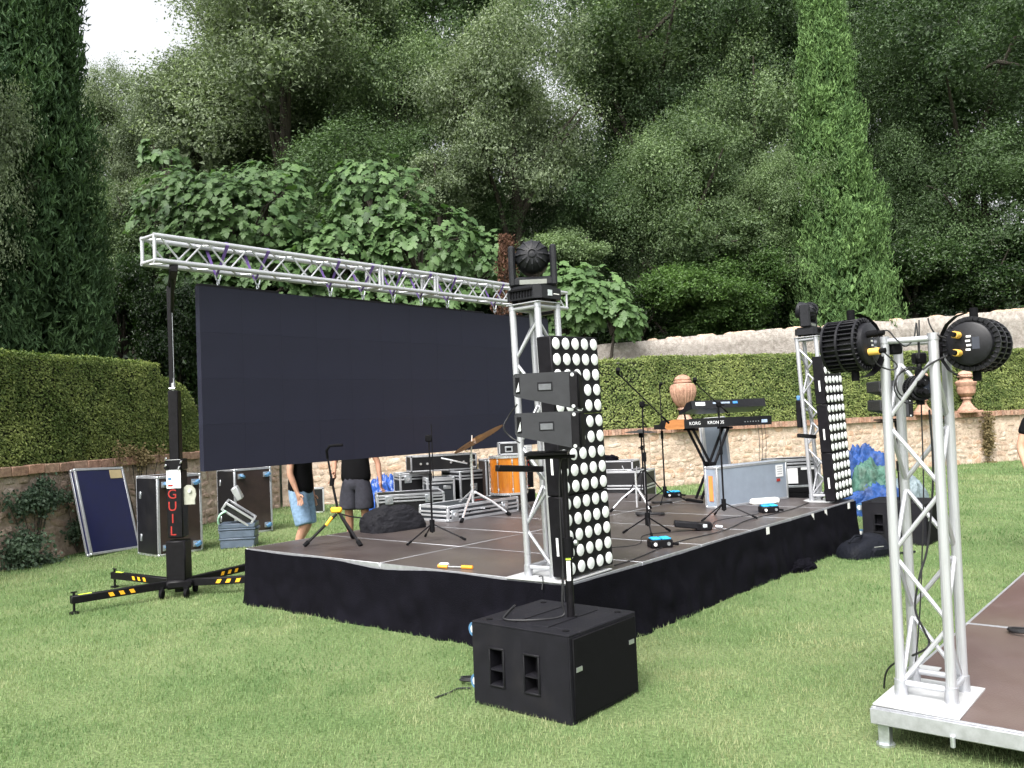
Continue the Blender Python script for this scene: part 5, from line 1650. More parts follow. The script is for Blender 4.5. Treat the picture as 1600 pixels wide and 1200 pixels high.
# guitar stand
gs = thing('guitar_stand', 'black guitar stand with a yellow collar on the left of the stage', 'stand', S(3.30, .62))
tripod(gs, (0, 0), .30, .34, .014, BLACK, a0=-.75)
m = MB(); m.box((-.02, -.01, .34), (.11, .05, .055), ch=.012); m.build('yellow_collar', YELLOW, gs)
m = MB(); m.cyl((-.06, -.05, .27), (-.11, -.10, .20), .016, n=8); m.build('yellow_leg_sleeve', YELLOW, gs)
m = MB(); m.tube([(0, 0, .30), (-.06, .02, .62), (-.10, .03, .88)], [.014, .012, .010], 8); m.build('neck_tube', BLACK, gs)
m = MB(); m.cyl((-.065, .02, .58), (-.055, .02, .66), .024, n=8); m.build('height_clutch', RUBBER, gs)
m = MB(); m.tube([(-.10, .03, .86), (-.10, .0, .94), (-.06, -.03, .985), (.0, -.04, .99)], .014, 8); m.box((.03, -.05, .99), (.10, .035, .03), ch=.01); m.build('neck_yoke', RUBBER, gs)
m = MB(); m.tube([(.02, -.02, .30), (.12, -.03, .27), (.25, -.05, .25)], .007, 6); m.build('cradle_arm', BLACK, gs)

# ================================================================ KEYBOARDS
KB = mat('keyboard_black', (.007, .007, .009), .4, 0, .2, 20)
KWOOD = mat('keyboard_wood_end', (.42, .17, .055), .4, 0, .2, 6, stretch=(1, 6, 6))
kY = 10.95
kl = P(1042, 671, kY); kr = P(1206, 663, kY + .45)
kd = (kr - kl); kd.z = 0; klen = kd.length; krz = math.atan2(kd.y, kd.x)
KBASE = Vector((kl.x, kl.y, 0))
def keyboard(name, label, org, rz, L, D, H, tilt):
    """seen from its back: local x along, -y the back side towards the camera"""
    root = thing(name, label, 'keyboard', org); root.rotation_euler = Euler((tilt, 0, rz), 'XYZ')
    m = MB(); m.prism([(0, 0), (0, H), (D * .35, H), (D * .62, H * .5), (D, H * .5), (D, 0)], L, Matrix(((0, 0, 1, 0), (1, 0, 0, 0), (0, 1, 0, 0), (0, 0, 0, 1))))
    m.build('body', KB, root, 20)
    nk = 36; kw = (L - .16) / nk
    for k in range(nk):
        m = MB(); m.box((.08 + (k + .5) * kw, D * .8, H * .5 + .006), (kw * .92, D * .34, .014)); m.build('key', WHITE, root)
    m = MB(); m.box((L * .5, D * .2, H + .002), (L * .5, D * .2, .004)); m.build('control_panel', RUBBER, root)
    return root
k1 = keyboard('keyboard', 'lower black keyboard with an orange wooden end on the X stand', (kl.x, kl.y, kl.z), krz, klen, .36, .115, .0)
m = MB(); m.prism([(-.005, -.005), (-.03, .02), (-.005, .09), (.08, .118), (.24, .118), (.24, -.005)], .012, Matrix.Translation((0.0, -.001, 0)) @ Matrix.Rotation(math.pi / 2, 4, 'X')); m.build('wooden_cheek', KWOOD, k1)
text('lettering', 'KORG', .058, PAPER, k1, Matrix.Translation((.40, -.002, .058)) @ Matrix.Rotation(math.pi / 2, 4, 'X'))
text('lettering', 'KRONOS', .058, PAPER, k1, Matrix.Translation((.70, -.002, .058)) @ Matrix.Rotation(math.pi / 2, 4, 'X'))
m = MB(); m.box((klen - .11, -.002, .05), (.085, .003, .04)); m.build('sticker', mat('blue_white_sticker', (.35, .45, .62), .5, 0, .3, 60), k1)
for k in range(6):
    m = MB(); m.cyl((klen - .40 + k * .04, 0, .05), (klen - .40 + k * .04, -.006, .05), .008, n=8); m.build('socket', STEEL, k1)
ku = P(1082, 645, kY + .1); ku2 = P(1197, 640, kY + .5)
kd2 = ku2 - ku
k2 = keyboard('keyboard', 'upper black keyboard tilted on the second tier', (ku.x, ku.y, ku.z + .05), math.atan2(kd2.y, kd2.x), Vector((kd2.x, kd2.y, 0)).length, .33, .105, -.22)
m = MB(); m.box((.13, -.002, .06), (.14, .003, .045)); m.build('sticker', PAPER, k2)
m = MB(); m.box((.45, -.002, .065), (.26, .003, .022)); m.build('lettering_strip', mat('blue_grey_print', (.28, .34, .44), .5, 0, .4, 70), k2)
m = MB(); m.box((.66, -.002, .065), (.07, .003, .03)); m.build('blue_sticker', mat('blue_sticker', (.06, .25, .65), .5), k2)
# X stand
xs_ = thing('keyboard_stand', 'black X shaped keyboard stand carrying two keyboards', 'stand', (kl.x, kl.y, ZS), krz)
hk = kl.z - ZS
for y in (.08, .22):
    for (a, b_) in ((.42, .92), (.92, .42)):
        m = MB(); p = Vector((a, y + (.02 if a < b_ else -.02), hk - .01)); q = Vector((b_ - (.05 if a < b_ else -.05), y + (.02 if a < b_ else -.02), .04))
        d = q - p; M = Matrix.Translation((p + q) / 2) @ d.to_track_quat('Z', 'Y').to_matrix().to_4x4(); m.box((0, 0, 0), (.03, .03, d.length), M, ch=.004); m.build('leg', BLACK, xs_)
for a in (.42, .92):
    m = MB(); m.box((a, .15, hk - .018), (.04, .34, .03), ch=.006); m.build('top_rail', RUBBER, xs_)
    m = MB(); m.box((a, .15, .02), (.04, .40, .035), ch=.006); m.build('foot_rail', RUBBER, xs_)
m = MB(); m.cyl((.67, .04, hk * .5), (.67, .27, hk * .5), .03, n=12); m.build('pivot', RUBBER, xs_)
for a in (.42, .92):
    m = MB(); m.tube([(a, .26, hk), (a, .30, hk + .19), (a, .10, hk + .25)], .013, 8); m.build('second_tier_arm', BLACK, xs_)
for k in range(3):
    x0 = klen - .22 + k * .05
    p0 = Vector((kl.x, kl.y, kl.z)) + kd.normalized() * x0 + Vector((0, -.01, .03))
    cable('thin black cable hanging from the right end of the lower keyboard, %s of three' % ('left', 'middle', 'right')[k], [p0, p0 + Vector((.01, -.02, -.25)), p0 + Vector((.0, 0, -.5)), Vector((p0.x + .03, p0.y, ZS + .01))], .0035)
# grey flight cases
gl = S(1.12, 4.45); gr_ = S(.82, 5.82)
d = gr_ - gl; grz = math.atan2(d.y, d.x)
gc = flight_case('flight_case', 'long grey flight case standing on edge in front of the keyboards', at_((gl + gr_) / 2 + Vector((0, .1, 0)), grz), (d.length, .20, .50), FGREY, .03, stripe=None)
m = MB(); m.box((d.length / 2 - .17, -.1, .37), (.15, .004, .15)); sk = m.build('paper_label', PAPER, gc)
for q in range(4):
    m = MB(); m.box((d.length / 2 - .17, -.1026, .42 - q * .03), (.10, .0015, .008)); m.build('printed_line', MATS['grey_print'], sk)
m = MB(); m.box((d.length / 2 - .20, -.1, .255), (.07, .004, .035)); m.build('red_sticker', RED, gc)
m = MB(); m.box((-d.length / 2 - .001, 0, .24), (.004, .06, .30)); m.build('orange_tape', mat('orange_tape', (.75, .22, .05), .6), gc)
gp = P(1124, 740, 11.75)
gcase = flight_case('flight_case', 'tall grey flight case lid standing upright behind the keyboard stand', Matrix.Translation((gp.x, gp.y, ZS)) @ Matrix.Rotation(krz - .05, 4, 'Z') @ Matrix.Rotation(-.05, 4, 'X') @ Matrix.Rotation(-.04, 4, 'Y'), (.37, .10, 1.08), FGREY, .035, trimmat=WHITE_PAINT, ball=False)
# rack case
rk = S(.98, 6.45, 0)
rack = flight_case('rack_case', 'black rack case with open front and white sheet right of the keyboards', at_(Vector((rk.x, rk.y, .0)), .12), (.62, .5, 1.02), FBLACK, .032, stripe=.92)
m = MB(); m.box((-.12, -.256, .80), (.20, .006, .20)); m.build('white_sheet', PAPER, rack)
m = MB(); m.box((.12, -.256, .89), (.18, .008, .03)); m.build('rack_label', PAPER, rack)
m = MB(); m.box((0, -.256, .66), (.56, .01, .03), ch=.003); m.build('shelf_edge', STEEL, rack)
for q in range(3):
    m = MB(); m.box((0, -.255, .60 - q * .06), (.52, .008, .05), ch=.003); m.build('rack_unit', RUBBER, rack)
# black case with white bands, right of the lamp panels
bcs = S(3.55, 6.28, 0)
flight_case('flight_case', 'black flight case with pale trim bands right behind the lamp panels', at_(bcs, -.42), (.86, .60, .86), FBLACK, .03, latches=(), stripe=.72, trimmat=ALU)
flight_case('flight_case', 'low black case with a silver rim lying on the banded case', at_(bcs + Vector((-.08, .02, .862)), -.42), (.62, .42, .15), FBLACK, .022, trimmat=ALU, ball=False)
heap('black_cloth', 'black cloth crumpled on the case behind the lamp panels', 'cloth', bcs + Vector((-.24, .05, 1.013)), 0, .17, .12, .07, CLOTH, 23)

# cases behind the stage under the screen
def pc(px, py, Y, z): 
    p = P(px, py, Y); return Vector((p.x, p.y, z))
flight_case('flight_case', 'silver trimmed black case behind the stage, left of the upright trunk', at_(pc(645, 760, 13.3, 0), .35), (.50, .44, .96), FBLACK, .03, latches=(('-y', -.12, .87),), stripe=.93, trimmat=ALU)
cb = flight_case('flight_case', 'narrow silver banded case in the middle of the pile behind the stage', at_(pc(686, 770, 12.9, 0), .25), (.42, .40, .90), FDARK, .03, stripe=.93, trimmat=ALU)
for k in (-1, 1):
    m = MB(); m.box((.09 * k, -.203, .75), (.11, .006, .05), ch=.003); m.build('drawer_plate', LOGO, cb)
flight_case('flight_case', 'black case with dull trim at the right of the pile behind the stage', at_(pc(726, 770, 13.2, 0), .55), (.46, .60, .97), FBLACK, .03, latches=(('-y', 0, .72),), stripe=.9)
tr = flight_case('road_case', 'long black trunk with silver ends lying on top of the case pile', at_(pc(690, 735, 13.25, .975), .30), (1.02, .42, .24), FBLACK, .022, cat='case', ball=False)
for k in (-.36, -.26, .1, .3):
    m = MB(); m.cyl((k, -.215, .12), (k, -.225, .12), .018, n=8); m.build('knob', CHROME, tr)
flight_case('flight_case', 'flat black case with silver trim below the hand of the man in grey shorts', at_(pc(640, 790, 12.3, 0), .20), (.94, .60, .74), FBLACK, .03, latches=(('-y', -.30, .665), ('-y', .25, .665)), stripe=.90, trimmat=ALU)
lp = S(3.66, 2.95)
fc = flight_case('flight_case', 'flat charcoal case with pale rim lying on the stage before the pile', at_(lp + Vector((0, 0, .0)), RZ - .06), (1.22, .52, .19), FDARK, .032, latches=(('-y', -.5, .08), ('-y', .35, .10)), stripe=.5, trimmat=ALU)
m = MB(); m.box((.1, -.05, .1905), (.14, .05, .002)); m.build('red_mark', RED, fc)
brn = flight_case('flight_case', 'brown case on its side with castors facing out behind the floor tom', at_(pc(785, 770, 13.1, 0), .25), (.60, .5, 1.12), FBROWN, .024, casters='-y')
heap('blue_tarpaulin', 'blue sheet bundled behind the man in grey shorts', 'tarpaulin', pc(606, 770, 14.2, 0), .2, .38, .3, .72, mat('blue_plastic_sheet', (.018, .07, .30), .35, 0, .3, 6, bump=.5, bscale=12), 31, .3)
# black soft bag
bag = heap('soft_bag', 'slack black nylon bag lying on the stage beside the flat case', 'bag', S(3.62, 1.62), RZ - .2, .34, .20, .24, mat('black_nylon', (.009, .009, .012), .75, 0, .25, 6, bump=.5, bscale=30, spec=.2), 40, .14, 1.6, .5)
# stage smalls
def pedal(label, loc, rz, s=1.):
    root = thing('pedal_box', label, 'pedal', loc, rz)
    m = MB(); m.box((0, 0, .035), (.20 * s, .13 * s, .07), ch=.008); m.build('case', BLACK, root)
    for k in (-1, 1):
        m = MB(); m.box((.045 * k * s, .0, .078), (.08 * s, .12 * s, .016), ch=.005); m.build('blue_cover', mat('cyan_foam', (.02, .38, .75), .6, 0, .15, 30), root)
    for k in (-1, 1):
        m = MB(); m.cyl((.06 * k * s, -.066 * s, .035), (.06 * k * s, -.075 * s, .035), .016, n=10); m.build('socket', WHITE if k < 0 else LOGO, root)
    m = MB(); m.cyl((.10 * s, -.02, .03), (.16 * s, -.03, .02), .012, n=8); m.build('plug', RUBBER, root)
    return root
pedal('blue topped pedal box at the stage front edge near the lamp panels', S(.26, 1.72), RZ - .75)
pedal('blue topped pedal box under the white box by the grey case', S(.42, 4.40), RZ - .75)
pedal('blue topped pedal box at the back of the stage near the upright stand', S(2.35, 5.65), RZ - .75, 1.1)
wb = thing('white_box', 'white plastic box resting on the blue pedal box by the grey case', 'box', S(.47, 4.42, ZS + .088), RZ - .62)
m = MB(); m.box((0, 0, .035), (.34, .10, .07), ch=.018); m.build('case', WHITE, wb)
for k in (-.04, .12):
    m = MB(); m.cyl((k, -.05, .035), (k, -.053, .035), .008, n=8); m.build('red_dot' if k < 0 else 'port', RED if k < 0 else GREYP, wb)
dvx = thing('foot_controller', 'black foot controller lying before the boom stand on the stage front', 'pedal', S(.48, 2.78), RZ - .95)
m = MB(); m.box((-.08, 0, .05), (.26, .12, .06), Matrix.Rotation(.12, 4, 'Y'), ch=.01); m.build('treadle', BLACK_MATT, dvx)
m = MB(); m.box((.08, .0, .04), (.16, .12, .08), ch=.012); m.build('housing', BLACK, dvx)
m = MB(); m.box((.09, -.061, .05), (.04, .003, .03)); m.build('bright_label', SCREENW, dvx)
m = MB(); m.cyl((.2, -.03, .035), (.26, -.05, .03), .02, n=10); m.build('plug', LOGO, dvx)
tl = thing('screwdriver', 'tool with two orange handles lying on the near stage edge', 'tool', S(1.20, .10, ZS), RZ + math.pi / 2 + .25)
m = MB(); m.cyl((-.16, 0, .014), (-.06, 0, .014), .014, n=8); m.build('handle', mat('orange_handle', (.85, .33, .02), .4), tl)
m = MB(); m.cyl((.06, .02, .014), (.14, .03, .02), .015, n=8); m.build('handle', MATS['orange_handle'], tl)
m = MB(); m.cyl((-.06, 0, .014), (.07, .02, .014), .005, n=6); m.build('shaft', CHROME, tl)
m = MB(); m.box((.12, -.03, .02), (.08, .05, .03), ch=.008); m.build('pale_clip', PAPER, tl)
coil('black cable coiled flat at the foot of the upright microphone stand', S(2.05, 4.85, ZS + .012), .12, 4, (0, 0, 1), .006, 9, squash=.6)
coil('tangled black cable on the stage beside the lamp panels', S(1.55, 3.7, ZS + .012), .15, 5, (0, 0, 1), .008, 10, squash=.7)

# ================================================================ CASES AT THE LEFT WALL
p, dw, nw_, lnw = seg(0)
rw = math.atan2(dw.y, dw.x)
flp = Vector((-5.96, 12.82, 0))
# the board leans from the lawn against the wall: local x along its foot, z up the board
d_ = Vector((-5.80, 13.22, 0)) - Vector((-6.08, 12.33, 0)); bl_len = .96
brz = math.atan2(d_.y, d_.x)
bd_ = flight_case('case_lid', 'navy blue case lid in an aluminium frame leaning on the left wall', Matrix.Translation(flp + Vector((0, 0, .0))) @ Matrix.Rotation(brz, 4, 'Z') @ Matrix.Rotation(-.26, 4, 'X') @ Matrix.Rotation(.04, 4, 'Y'), (bl_len, .10, 1.28), FNAVY, .035, cat='case lid', ball=True, trimmat=ALU_DULL)
m = MB(); m.box((.30, -.05, 1.17), (.24, .004, .13)); m.build('tan_label', mat('tan_paper', (.45, .36, .2), .7), bd_)
def quadcase(label, c, rz, size, name='flight_case'):
    return flight_case(name, label, at_(c, rz), size, FBROWN, .032, casters='-y', trimmat=ALU_DULL)
ca = Vector((-4.80, 12.62, 0)) 
dA = Vector((-4.568, 12.611, 0)) - Vector((-5.006, 12.096, 0))
def sided_case(label, c, rz, size):
    r_ = flight_case('flight_case', label, at_(c, rz), size, FBROWN, .034, casters='-y', trimmat=ALU_DULL)
    m = MB(); m.box((-size[0] / 2 - .001, 0, size[2] / 2), (.012, size[1] - .075, size[2] - .075)); m.build('black_side_panel', FBLACK, r_)
    for z in (.25, .85):
        m = MB(); m.box((-size[0] / 2 - .008, size[1] * .28, z), (.012, .05, .10), ch=.004); m.build('hinge', STEEL, r_)
    return r_
sided_case('large case on its side with a brown castor face beside the lifter', Vector((-5.02, 12.55, 0)), .86, (.67, .62, 1.12))
sided_case('large brown case farther back, half under the screen corner', Vector((-4.57, 14.60, 0)), .80, (.68, .60, 1.08))
cr = thing('plastic_crate', 'grey blue plastic crate on the lawn between the two brown cases', 'crate', Vector((-4.12, 12.85, 0)), .12)
m = MB()
for k, (z0, z1, s0) in enumerate(((0, .12, .90), (.12, .15, .96), (.15, .26, .93), (.26, .29, .98), (.29, .36, .96))):
    m.box((0, 0, (z0 + z1) / 2), (.54 * s0, .38 * s0, z1 - z0 - .001), ch=.01)
m.build('body', mat('grey_blue_plastic', (.075, .10, .14), .45, 0, .15, 10), cr)
m = MB(); m.box((.27, 0, .27), (.05, .18, .04), ch=.01); m.build('handle', MATS['grey_blue_plastic'], cr)
rf = thing('rack_box', 'small silver edged rack box tipped over on the grey crate', 'box', Vector((-4.10, 12.80, .50)), .0)
rf.rotation_euler = (.1, .62, .25)
m = MB()
for i in (-1, 1):
    for k in (-1, 1):
        m.box((0, i * .14, k * .055), (.46, .03, .03), ch=.004)
    for k in (-1, 1): m.box((k * .23, i * .14, 0), (.03, .03, .13), ch=.004)
for k in (-1, 1):
    for q in (-1, 1): m.box((k * .23, 0, q * .055), (.03, .28, .03), ch=.004)
m.build('edge_trim', ALU, rf)
m = MB(); m.box((0, 0, 0), (.42, .26, .075)); m.build('body', FBLACK, rf)
m = MB(); m.box((-.27, .0, .12), (.20, .20, .09), Matrix.Rotation(.5, 4, 'Y'), ch=.01); m.build('lid_flap', ALU, rf)
cb2 = cable('white cable end with a green plug on the grey crate', [Vector((-4.34, 12.62, .37)), Vector((-4.33, 12.58, .45)), Vector((-4.28, 12.56, .52)), Vector((-4.22, 12.6, .55))], .016, mt=mat('pale_green_cable', (.35, .6, .45), .5))
flight_case('flight_case', 'small upright black case with white edges behind the man in denim shorts', at_(pc(497, 797, 17.4, 0), .3), (.24, .2, .50), FBLACK, .03, trimmat=ALU, ball=False)

# ================================================================ FAR SIDE
TARP_B = mat('blue_tarpaulin', (.014, .050, .18), .6, 0, .45, 9, bump=.5, bscale=18, spec=.3, dirt=.3)
TARP_G = mat('green_tarpaulin', (.045, .11, .085), .6, 0, .45, 9, bump=.5, bscale=18, spec=.3, dirt=.3)
TARP_P = mat('pale_plastic_sheet', (.15, .19, .21), .5, 0, .35, 9, bump=.5, bscale=18, spec=.3, dirt=.3)
tb = pc(1352, 760, 14.0, 0)
heap('blue_tarpaulin', 'crumpled blue tarpaulin heap behind the far tower', 'tarpaulin', tb + Vector((-.06, .1, .0)), .3, .52, .38, .86, TARP_B, 51, .3, 2.6)
heap('green_tarpaulin', 'green tarpaulin bundled in front of the blue heap', 'tarpaulin', tb + Vector((-.02, -.36, 0)), .6, .36, .30, .66, TARP_G, 52, .3, 2.6)
heap('plastic_sheet', 'pale grey plastic sheet bundled right of the green tarpaulin', 'tarpaulin', tb + Vector((.42, -.35, 0)), -.4, .34, .30, .54, TARP_P, 53, .3, 2.6)
heap('blue_tarpaulin', 'fold of blue tarpaulin lying low in front of the green bundle', 'tarpaulin', tb + Vector((.0, -.62, 0)), .1, .50, .16, .42, TARP_B, 54, .3, 2.6)
bpk = thing('backpack', 'black backpack lying on the lawn at the far stage corner', 'bag', S(-.38, 5.05, 0), RZ - .5)
NYL = mat('dark_backpack_nylon', (.005, .006, .010), .7, 0, .25, 12, bump=.5, bscale=40, spec=.15)
m = MB(); n = 20
for (cx, sx, sy, sz) in ((0, .30, .19, .20),):
    v = []; f = []
    for i in range(11):
        ph = math.pi / 2 * i / 10
        for k in range(n):
            w = 2 * math.pi * k / n
            ex = .55
            c_, s_ = math.cos(w), math.sin(w)
            v.append((math.copysign(abs(c_) ** ex, c_) * sx * math.cos(ph) ** .45, math.copysign(abs(s_) ** ex, s_) * sy * math.cos(ph) ** .45, sz * math.sin(ph) * (1 + .25 * c_) + .01))
    for i in range(10):
        for k in range(n): f.append((i * n + k, i * n + (k + 1) % n, (i + 1) * n + (k + 1) % n, (i + 1) * n + k))
    m.add(v, f)
m.build('body', NYL, bpk, 60)
m = MB(); m.box((.08, -.13, .10), (.24, .10, .12), Matrix.Rotation(.2, 4, 'X'), ch=.03); m.build('front_pocket', NYL, bpk)
m = MB(); m.box((.06, -.10, .185), (.13, .008, .03), Matrix.Rotation(.5, 4, 'X')); m.build('reflective_patch', GREYP, bpk)
m = MB(); m.tube([(-.18, .02, .17), (-.1, .0, .24), (.02, 0, .235), (.08, .02, .20)], .012, 6); m.build('carry_loop', NYL, bpk)
m = MB(); m.tube([(.28, -.05, .10), (.36, -.12, .02), (.5, -.16, .015), (.62, -.14, .015)], .012, 6); m.build('loose_strap', NYL, bpk)

# terracotta urns on the coping
TERRA = stonemat('weathered_terracotta', [(.42, .25, .185), (.50, .34, .27)], mscale=9, bump=.3)
def urn(label, t, fluted, ht=1.16, group='terracotta urns on the wall'):
    p, d, nn, ln = seg(2)
    root = thing('terracotta_urn', label, 'urn', p + d * t + nn * -.02 + Vector((0, 0, 1.355)), math.atan2(d.y, d.x), group)
    k = ht / 1.16
    m = MB(); m.box((0, 0, .02), (.62 * k, .50 * k, .06), ch=.01); m.build('plinth', TERRA, root)
    m = MB(); m.lathe([(.25 * k, .05), (.25 * k, .08), (.20 * k, .12), (.13 * k, .22 * k), (.095 * k, .30 * k), (.10 * k, .36 * k), (.14 * k, .37 * k), (.14 * k, .40 * k), (.10 * k, .42 * k)], 28, cap=False); m.build('foot', TERRA, root, 35)
    prof = [(.10, .41), (.17, .46), (.25, .56), (.305, .68), (.325, .78), (.32, .86), (.28, .92), (.20, .95), (.155, .97)] if fluted else [(.10, .41), (.18, .45), (.25, .52), (.27, .62), (.265, .70), (.30, .76), (.31, .82), (.25, .86), (.17, .89), (.16, .97)]
    n = 48
    v = []; f = []
    for (r_, z) in prof:
        for q in range(n):
            w = 2 * math.pi * q / n
            fl = (1 - .075 * (q % 2)) if fluted and .45 < z < .92 else 1
            v.append((r_ * .9 * k * fl * math.cos(w), r_ * .9 * k * fl * math.sin(w), z * k))
    for i in range(len(prof) - 1):
        for q in range(n): f.append((i * n + q, i * n + (q + 1) % n, (i + 1) * n + (q + 1) % n, (i + 1) * n + q))
    m = MB(); m.add(v, f); m.build('bowl', TERRA, root, 30)
    m = MB(); m.lathe([(.155 * k, .955 * k), (.20 * k, .965 * k), (.20 * k, 1.0 * k), (.17 * k, 1.01 * k), (.18 * k, 1.04 * k), (.15 * k, 1.09 * k), (.08 * k, 1.13 * k), (0, 1.145 * k)], 28, cap=False); m.build('lid', TERRA, root, 35)
    return root
def t_on(px, py=650):
    p, d, nn, ln = seg(2)
    dr = fw + rt * ((px - 800) / FPX) - up * ((py - 600) / FPX)
    q = cam_pos + dr * (nn.dot(p + nn * .1 - cam_pos) / nn.dot(dr))
    return (q - p).dot(d)
urn('fluted terracotta urn with a lid on the wall behind the keyboards', t_on(1065), True, 1.22)
urn('plain round terracotta urn seen through the near truss tower', t_on(1437), False, 1.12)
urn('plain terracotta urn on the wall below the right spotlight', t_on(1506), False, 1.12)

# ================================================================ PEOPLE
SKIN = mat('skin', (.52, .29, .20), .5, 0, .10, 14, spec=.35)
SKIN2 = mat('skin_tanned', (.40, .21, .14), .5, 0, .10, 14, spec=.35)
TEE = mat('black_cotton_tee', (.004, .004, .005), .9, 0, .3, 10, bump=.3, bscale=120, spec=.15)
DENIM = mat('light_blue_denim', (.24, .36, .52), .85, 0, .22, 26, bump=.4, bscale=220, spec=.15)
SHORTS = mat('charcoal_shorts', (.045, .045, .058), .85, 0, .2, 18, bump=.3, bscale=150, spec=.15)
HAIR = mat('dark_hair', (.03, .02, .014), .6, 0, .4, 60)
SHOE = mat('dark_shoe', (.03, .03, .032), .6, 0, .2, 20)

def skinned(name, verts, edges, radii, root, mt, parent, sub=2):
    me = bpy.data.meshes.new(name); me.from_pydata([tuple(v) for v in verts], edges, [])
    o = bpy.data.objects.new(name, me); COL.objects.link(o)
    md = o.modifiers.new('skin', 'SKIN'); md.use_smooth_shade = True; md.branch_smoothing = .4
    sv = me.skin_vertices[0].data if me.skin_vertices else None
    if sv is None:
        bm = bmesh.new(); bm.from_mesh(me); bm.verts.layers.skin.verify(); bm.to_mesh(me); bm.free(); sv = me.skin_vertices[0].data
    for i, r_ in enumerate(radii):
        sv[i].radius = (r_, r_) if not isinstance(r_, tuple) else r_
        sv[i].use_root = (i == root)
    ss = o.modifiers.new('sub', 'SUBSURF'); ss.levels = sub; ss.render_levels = sub
    dg = bpy.context.evaluated_depsgraph_get(); dg.update()
    out = bpy.data.meshes.new_from_object(o.evaluated_get(dg))
    bpy.data.objects.remove(o); bpy.data.meshes.remove(me)
    out.materials.clear(); out.shade_smooth()
    return link(name, out, mt, parent)

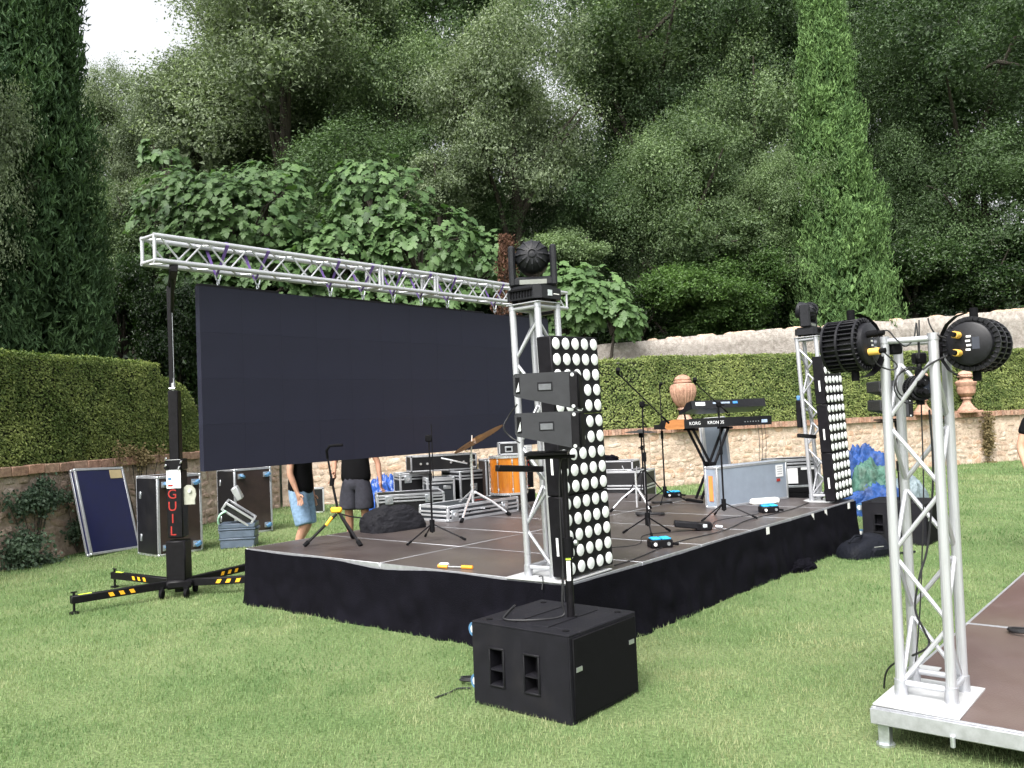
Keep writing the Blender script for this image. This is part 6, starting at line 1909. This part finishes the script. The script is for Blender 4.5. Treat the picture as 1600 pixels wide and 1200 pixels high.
def person(label, loc, rz, arms, legs, skin, shorts, height=1.0, lean=0., hand_pose=(0, 0), bulk=1.):
    """faces local -y; arms: (elbow, wrist) for right(-x) and left(+x); legs: (knee, ankle) per side"""
    root = thing('person', label, 'person', loc, rz)
    root.scale = (height,) * 3
    V = []; E = []; Rr = []
    def add(p, r_, par=None):
        V.append(Vector(p)); Rr.append(r_)
        if par is not None: E.append((par, len(V) - 1))
        return len(V) - 1
    pel = add((0, 0, .96), (.145, .11))
    sp1 = add((0, -lean * .3, 1.12), (.135, .10), pel)
    sp2 = add((0, -lean * .6, 1.30), (.155, .11), sp1)
    cl = add((0, -lean, 1.43), (.12, .085), sp2)
    nk = add((0, -lean - .005, 1.53), .055, cl)
    h1 = add((0, -lean - .02, 1.60), (.070, .078), nk)
    h2 = add((0, -lean - .02, 1.68), (.078, .098), h1)
    h3 = add((0, -lean - .01, 1.745), (.074, .088), h2)
    add((0, -lean - .125, 1.655), .014, h2)                 # nose
    for s in (-1, 1): add((s * .086, -lean, 1.66), .014, h2)  # ears
    for k, s in enumerate((-1, 1)):
        el, wr = Vector(arms[k][0]), Vector(arms[k][1])
        sh = add((s * .175, -lean, 1.415), .058, cl)
        ua = add(V[sh].lerp(el, .45), .048, sh)
        e = add(el, .041, ua)
        fa = add(el.lerp(wr, .35), .041, e)
        w = add(wr, .026, fa)
        d = (wr - el).normalized()
        if len(arms[k]) > 2: d = Vector(arms[k][2]).normalized()
        sidev = Vector((0, -1, 0)) - d * d.dot(Vector((0, -1, 0)))
        if sidev.length < .2: sidev = Vector((0, 0, 1)) - d * d.z
        sidev.normalize()
        nrm = d.cross(sidev)
        pa = add(wr + d * .045, (.038, .022), w)
        for q in range(4):
            off = sidev * (.030 - q * .0195)
            ln = (.078, .088, .082, .064)[q]
            kn = add(wr + d * .085 + off, .0105, pa)
            cur = hand_pose[k]
            curl = nrm * -s * (.02 + .02 * q * .4) * (1 + cur)
            if cur == 2 and q == 0: curl = Vector((0, 0, 0))
            m1 = add(wr + d * (.085 + ln * .5) + off + curl * .4, .0092, kn)
            add(wr + d * (.085 + ln * (.95 if cur != 2 or q == 0 else .6)) + off + curl, .0075, m1)
        t1 = add(wr + d * .045 + sidev * .045, .0115, pa)
        add(wr + d * .085 + sidev * .062 + nrm * -s * .012, .0092, t1)
        kn_, an = Vector(legs[k][0]), Vector(legs[k][1])
        hp = add((s * .092, 0, .89), .100, pel)
        th = add(V[hp].lerp(kn_, .5), .085, hp)
        kne = add(kn_, .060, th)
        ca = add(kn_.lerp(an, .35) + Vector((0, .018, 0)), .060, kne)
        ak = add(an, .037, ca)
        ft = add(an + Vector((s * .012, -.09, -.045)), (.040, .030), ak)
        add(an + Vector((s * .016, -.16, -.055)), (.036, .022), ft)
        add(an + Vector((0, .045, -.045)), .030, ak)
    body = skinned('body', V, E, Rr, 0, skin, root)
    # clothing follows the same joints
    V2 = []; E2 = []; R2 = []
    def a2(p, r_, par=None):
        V2.append(Vector(p)); R2.append(r_)
        if par is not None: E2.append((par, len(V2) - 1))
        return len(V2) - 1
    t0 = a2((0, 0, .82), (.20 * bulk, .165)); t1 = a2((0, -lean * .2, 1.0), (.185 * bulk, .15), t0); t2 = a2((0, -lean * .6, 1.28), (.185 * bulk, .14), t1); t3 = a2((0, -lean, 1.43), (.135, .10), t2); a2((0, -lean, 1.475), (.075, .07), t3)
    for k, s in enumerate((-1, 1)):
        el = Vector(arms[k][0]); sh = Vector((s * .175, -lean, 1.415))
        q = a2(sh, .072, t3); a2(sh.lerp(el, .35), .066, q); a2(sh.lerp(el, .58), .064, len(V2) - 1)
    skinned('t_shirt', V2, E2, R2, 0, TEE, root)
    V2 = []; E2 = []; R2 = []
    s0 = a2((0, 0, 1.06), (.150, .12)); s1 = a2((0, 0, .92), (.175 * bulk, .15), s0)
    for k, s in enumerate((-1, 1)):
        kn_ = Vector(legs[k][0]); hp = Vector((s * .092, 0, .86))
        q = a2(hp, .125 * bulk, s1); q = a2(hp.lerp(kn_, .55), .118 * bulk, q); q = a2(hp.lerp(kn_, .95), .114 * bulk, q); q = a2(hp.lerp(kn_, 1.0), .112 * bulk, q)
    skinned('shorts', V2, E2, R2, 0, shorts, root)
    m = MB(); m.lathe([(.0, .0)] + [(.094 * math.sin(w), .098 * (1 - math.cos(w))) for w in (.5, 1., 1.4, 1.7)], 18, Matrix.Translation((0, -lean + .012, 1.835)) @ Matrix.Rotation(math.pi, 4, 'X') @ Matrix.Diagonal((.95, 1.18, 1, 1)), cap=False)
    m.build('hair', HAIR, root, 60)
    for s in (-1, 1):
        m = MB(); m.lathe([(.0, -.011), (.008, -.008), (.011, 0), (.008, .008), (0, .011)], 10, Matrix.Translation((s * .032, -lean - .105, 1.69)), cap=False); m.build('eye', WHITE, root)
        m = MB(); m.box((s * .032, -lean - .104, 1.712), (.04, .01, .007), ch=.002); m.build('eyebrow', HAIR, root)
    m = MB(); m.box((0, -lean - .098, 1.625), (.045, .012, .010), ch=.003); m.build('mouth', mat('lips', (.42, .16, .13), .5), root)
    for k, s in enumerate((-1, 1)):
        an = Vector(legs[k][1])
        m = MB(); m.box((an.x + s * .012, an.y - .055, an.z - .055), (.10, .29, .07), ch=.03); m.build('shoe', SHOE, root, 60)
    return root
# man in denim shorts, in profile, mid-stride
person('person in a black T-shirt and light denim shorts standing under the screen', pc(473, 850, 10.9, 0), R(70),
       [((-.235, -.01, 1.13), (-.225, -.10, .90)), ((.23, .02, 1.12), (.22, -.02, .86))],
       [((-.10, -.10, .50), (-.10, .04, .09)), ((.10, -.02, .49), (.10, .22, .10))], SKIN, DENIM, 1.02)
person('person in a black T-shirt and dark grey shorts gesturing under the screen', pc(560, 850, 12.35, 0), R(-8),
       [((-.31, .02, 1.15), (-.22, -.24, 1.04), (.25, -.55, -.6)), ((.31, .02, 1.13), (.36, -.06, .88))],
       [((-.11, -.03, .50), (-.12, .03, .09)), ((.11, -.01, .50), (.12, .04, .09))], SKIN2, SHORTS, 1.04, hand_pose=(2, 0), bulk=1.22)
p3x = P(1603, 700, 9.4)
person('person in a black T-shirt cut off by the right edge of the picture', (p3x.x + .235, p3x.y, 0), R(-12),
       [((-.255, .02, 1.14), (-.225, -.05, .89)), ((.26, .02, 1.13), (.24, -.06, .88))],
       [((-.10, -.02, .50), (-.11, .03, .09)), ((.10, -.02, .50), (.11, .03, .09))], SKIN, SHORTS, 1.03)
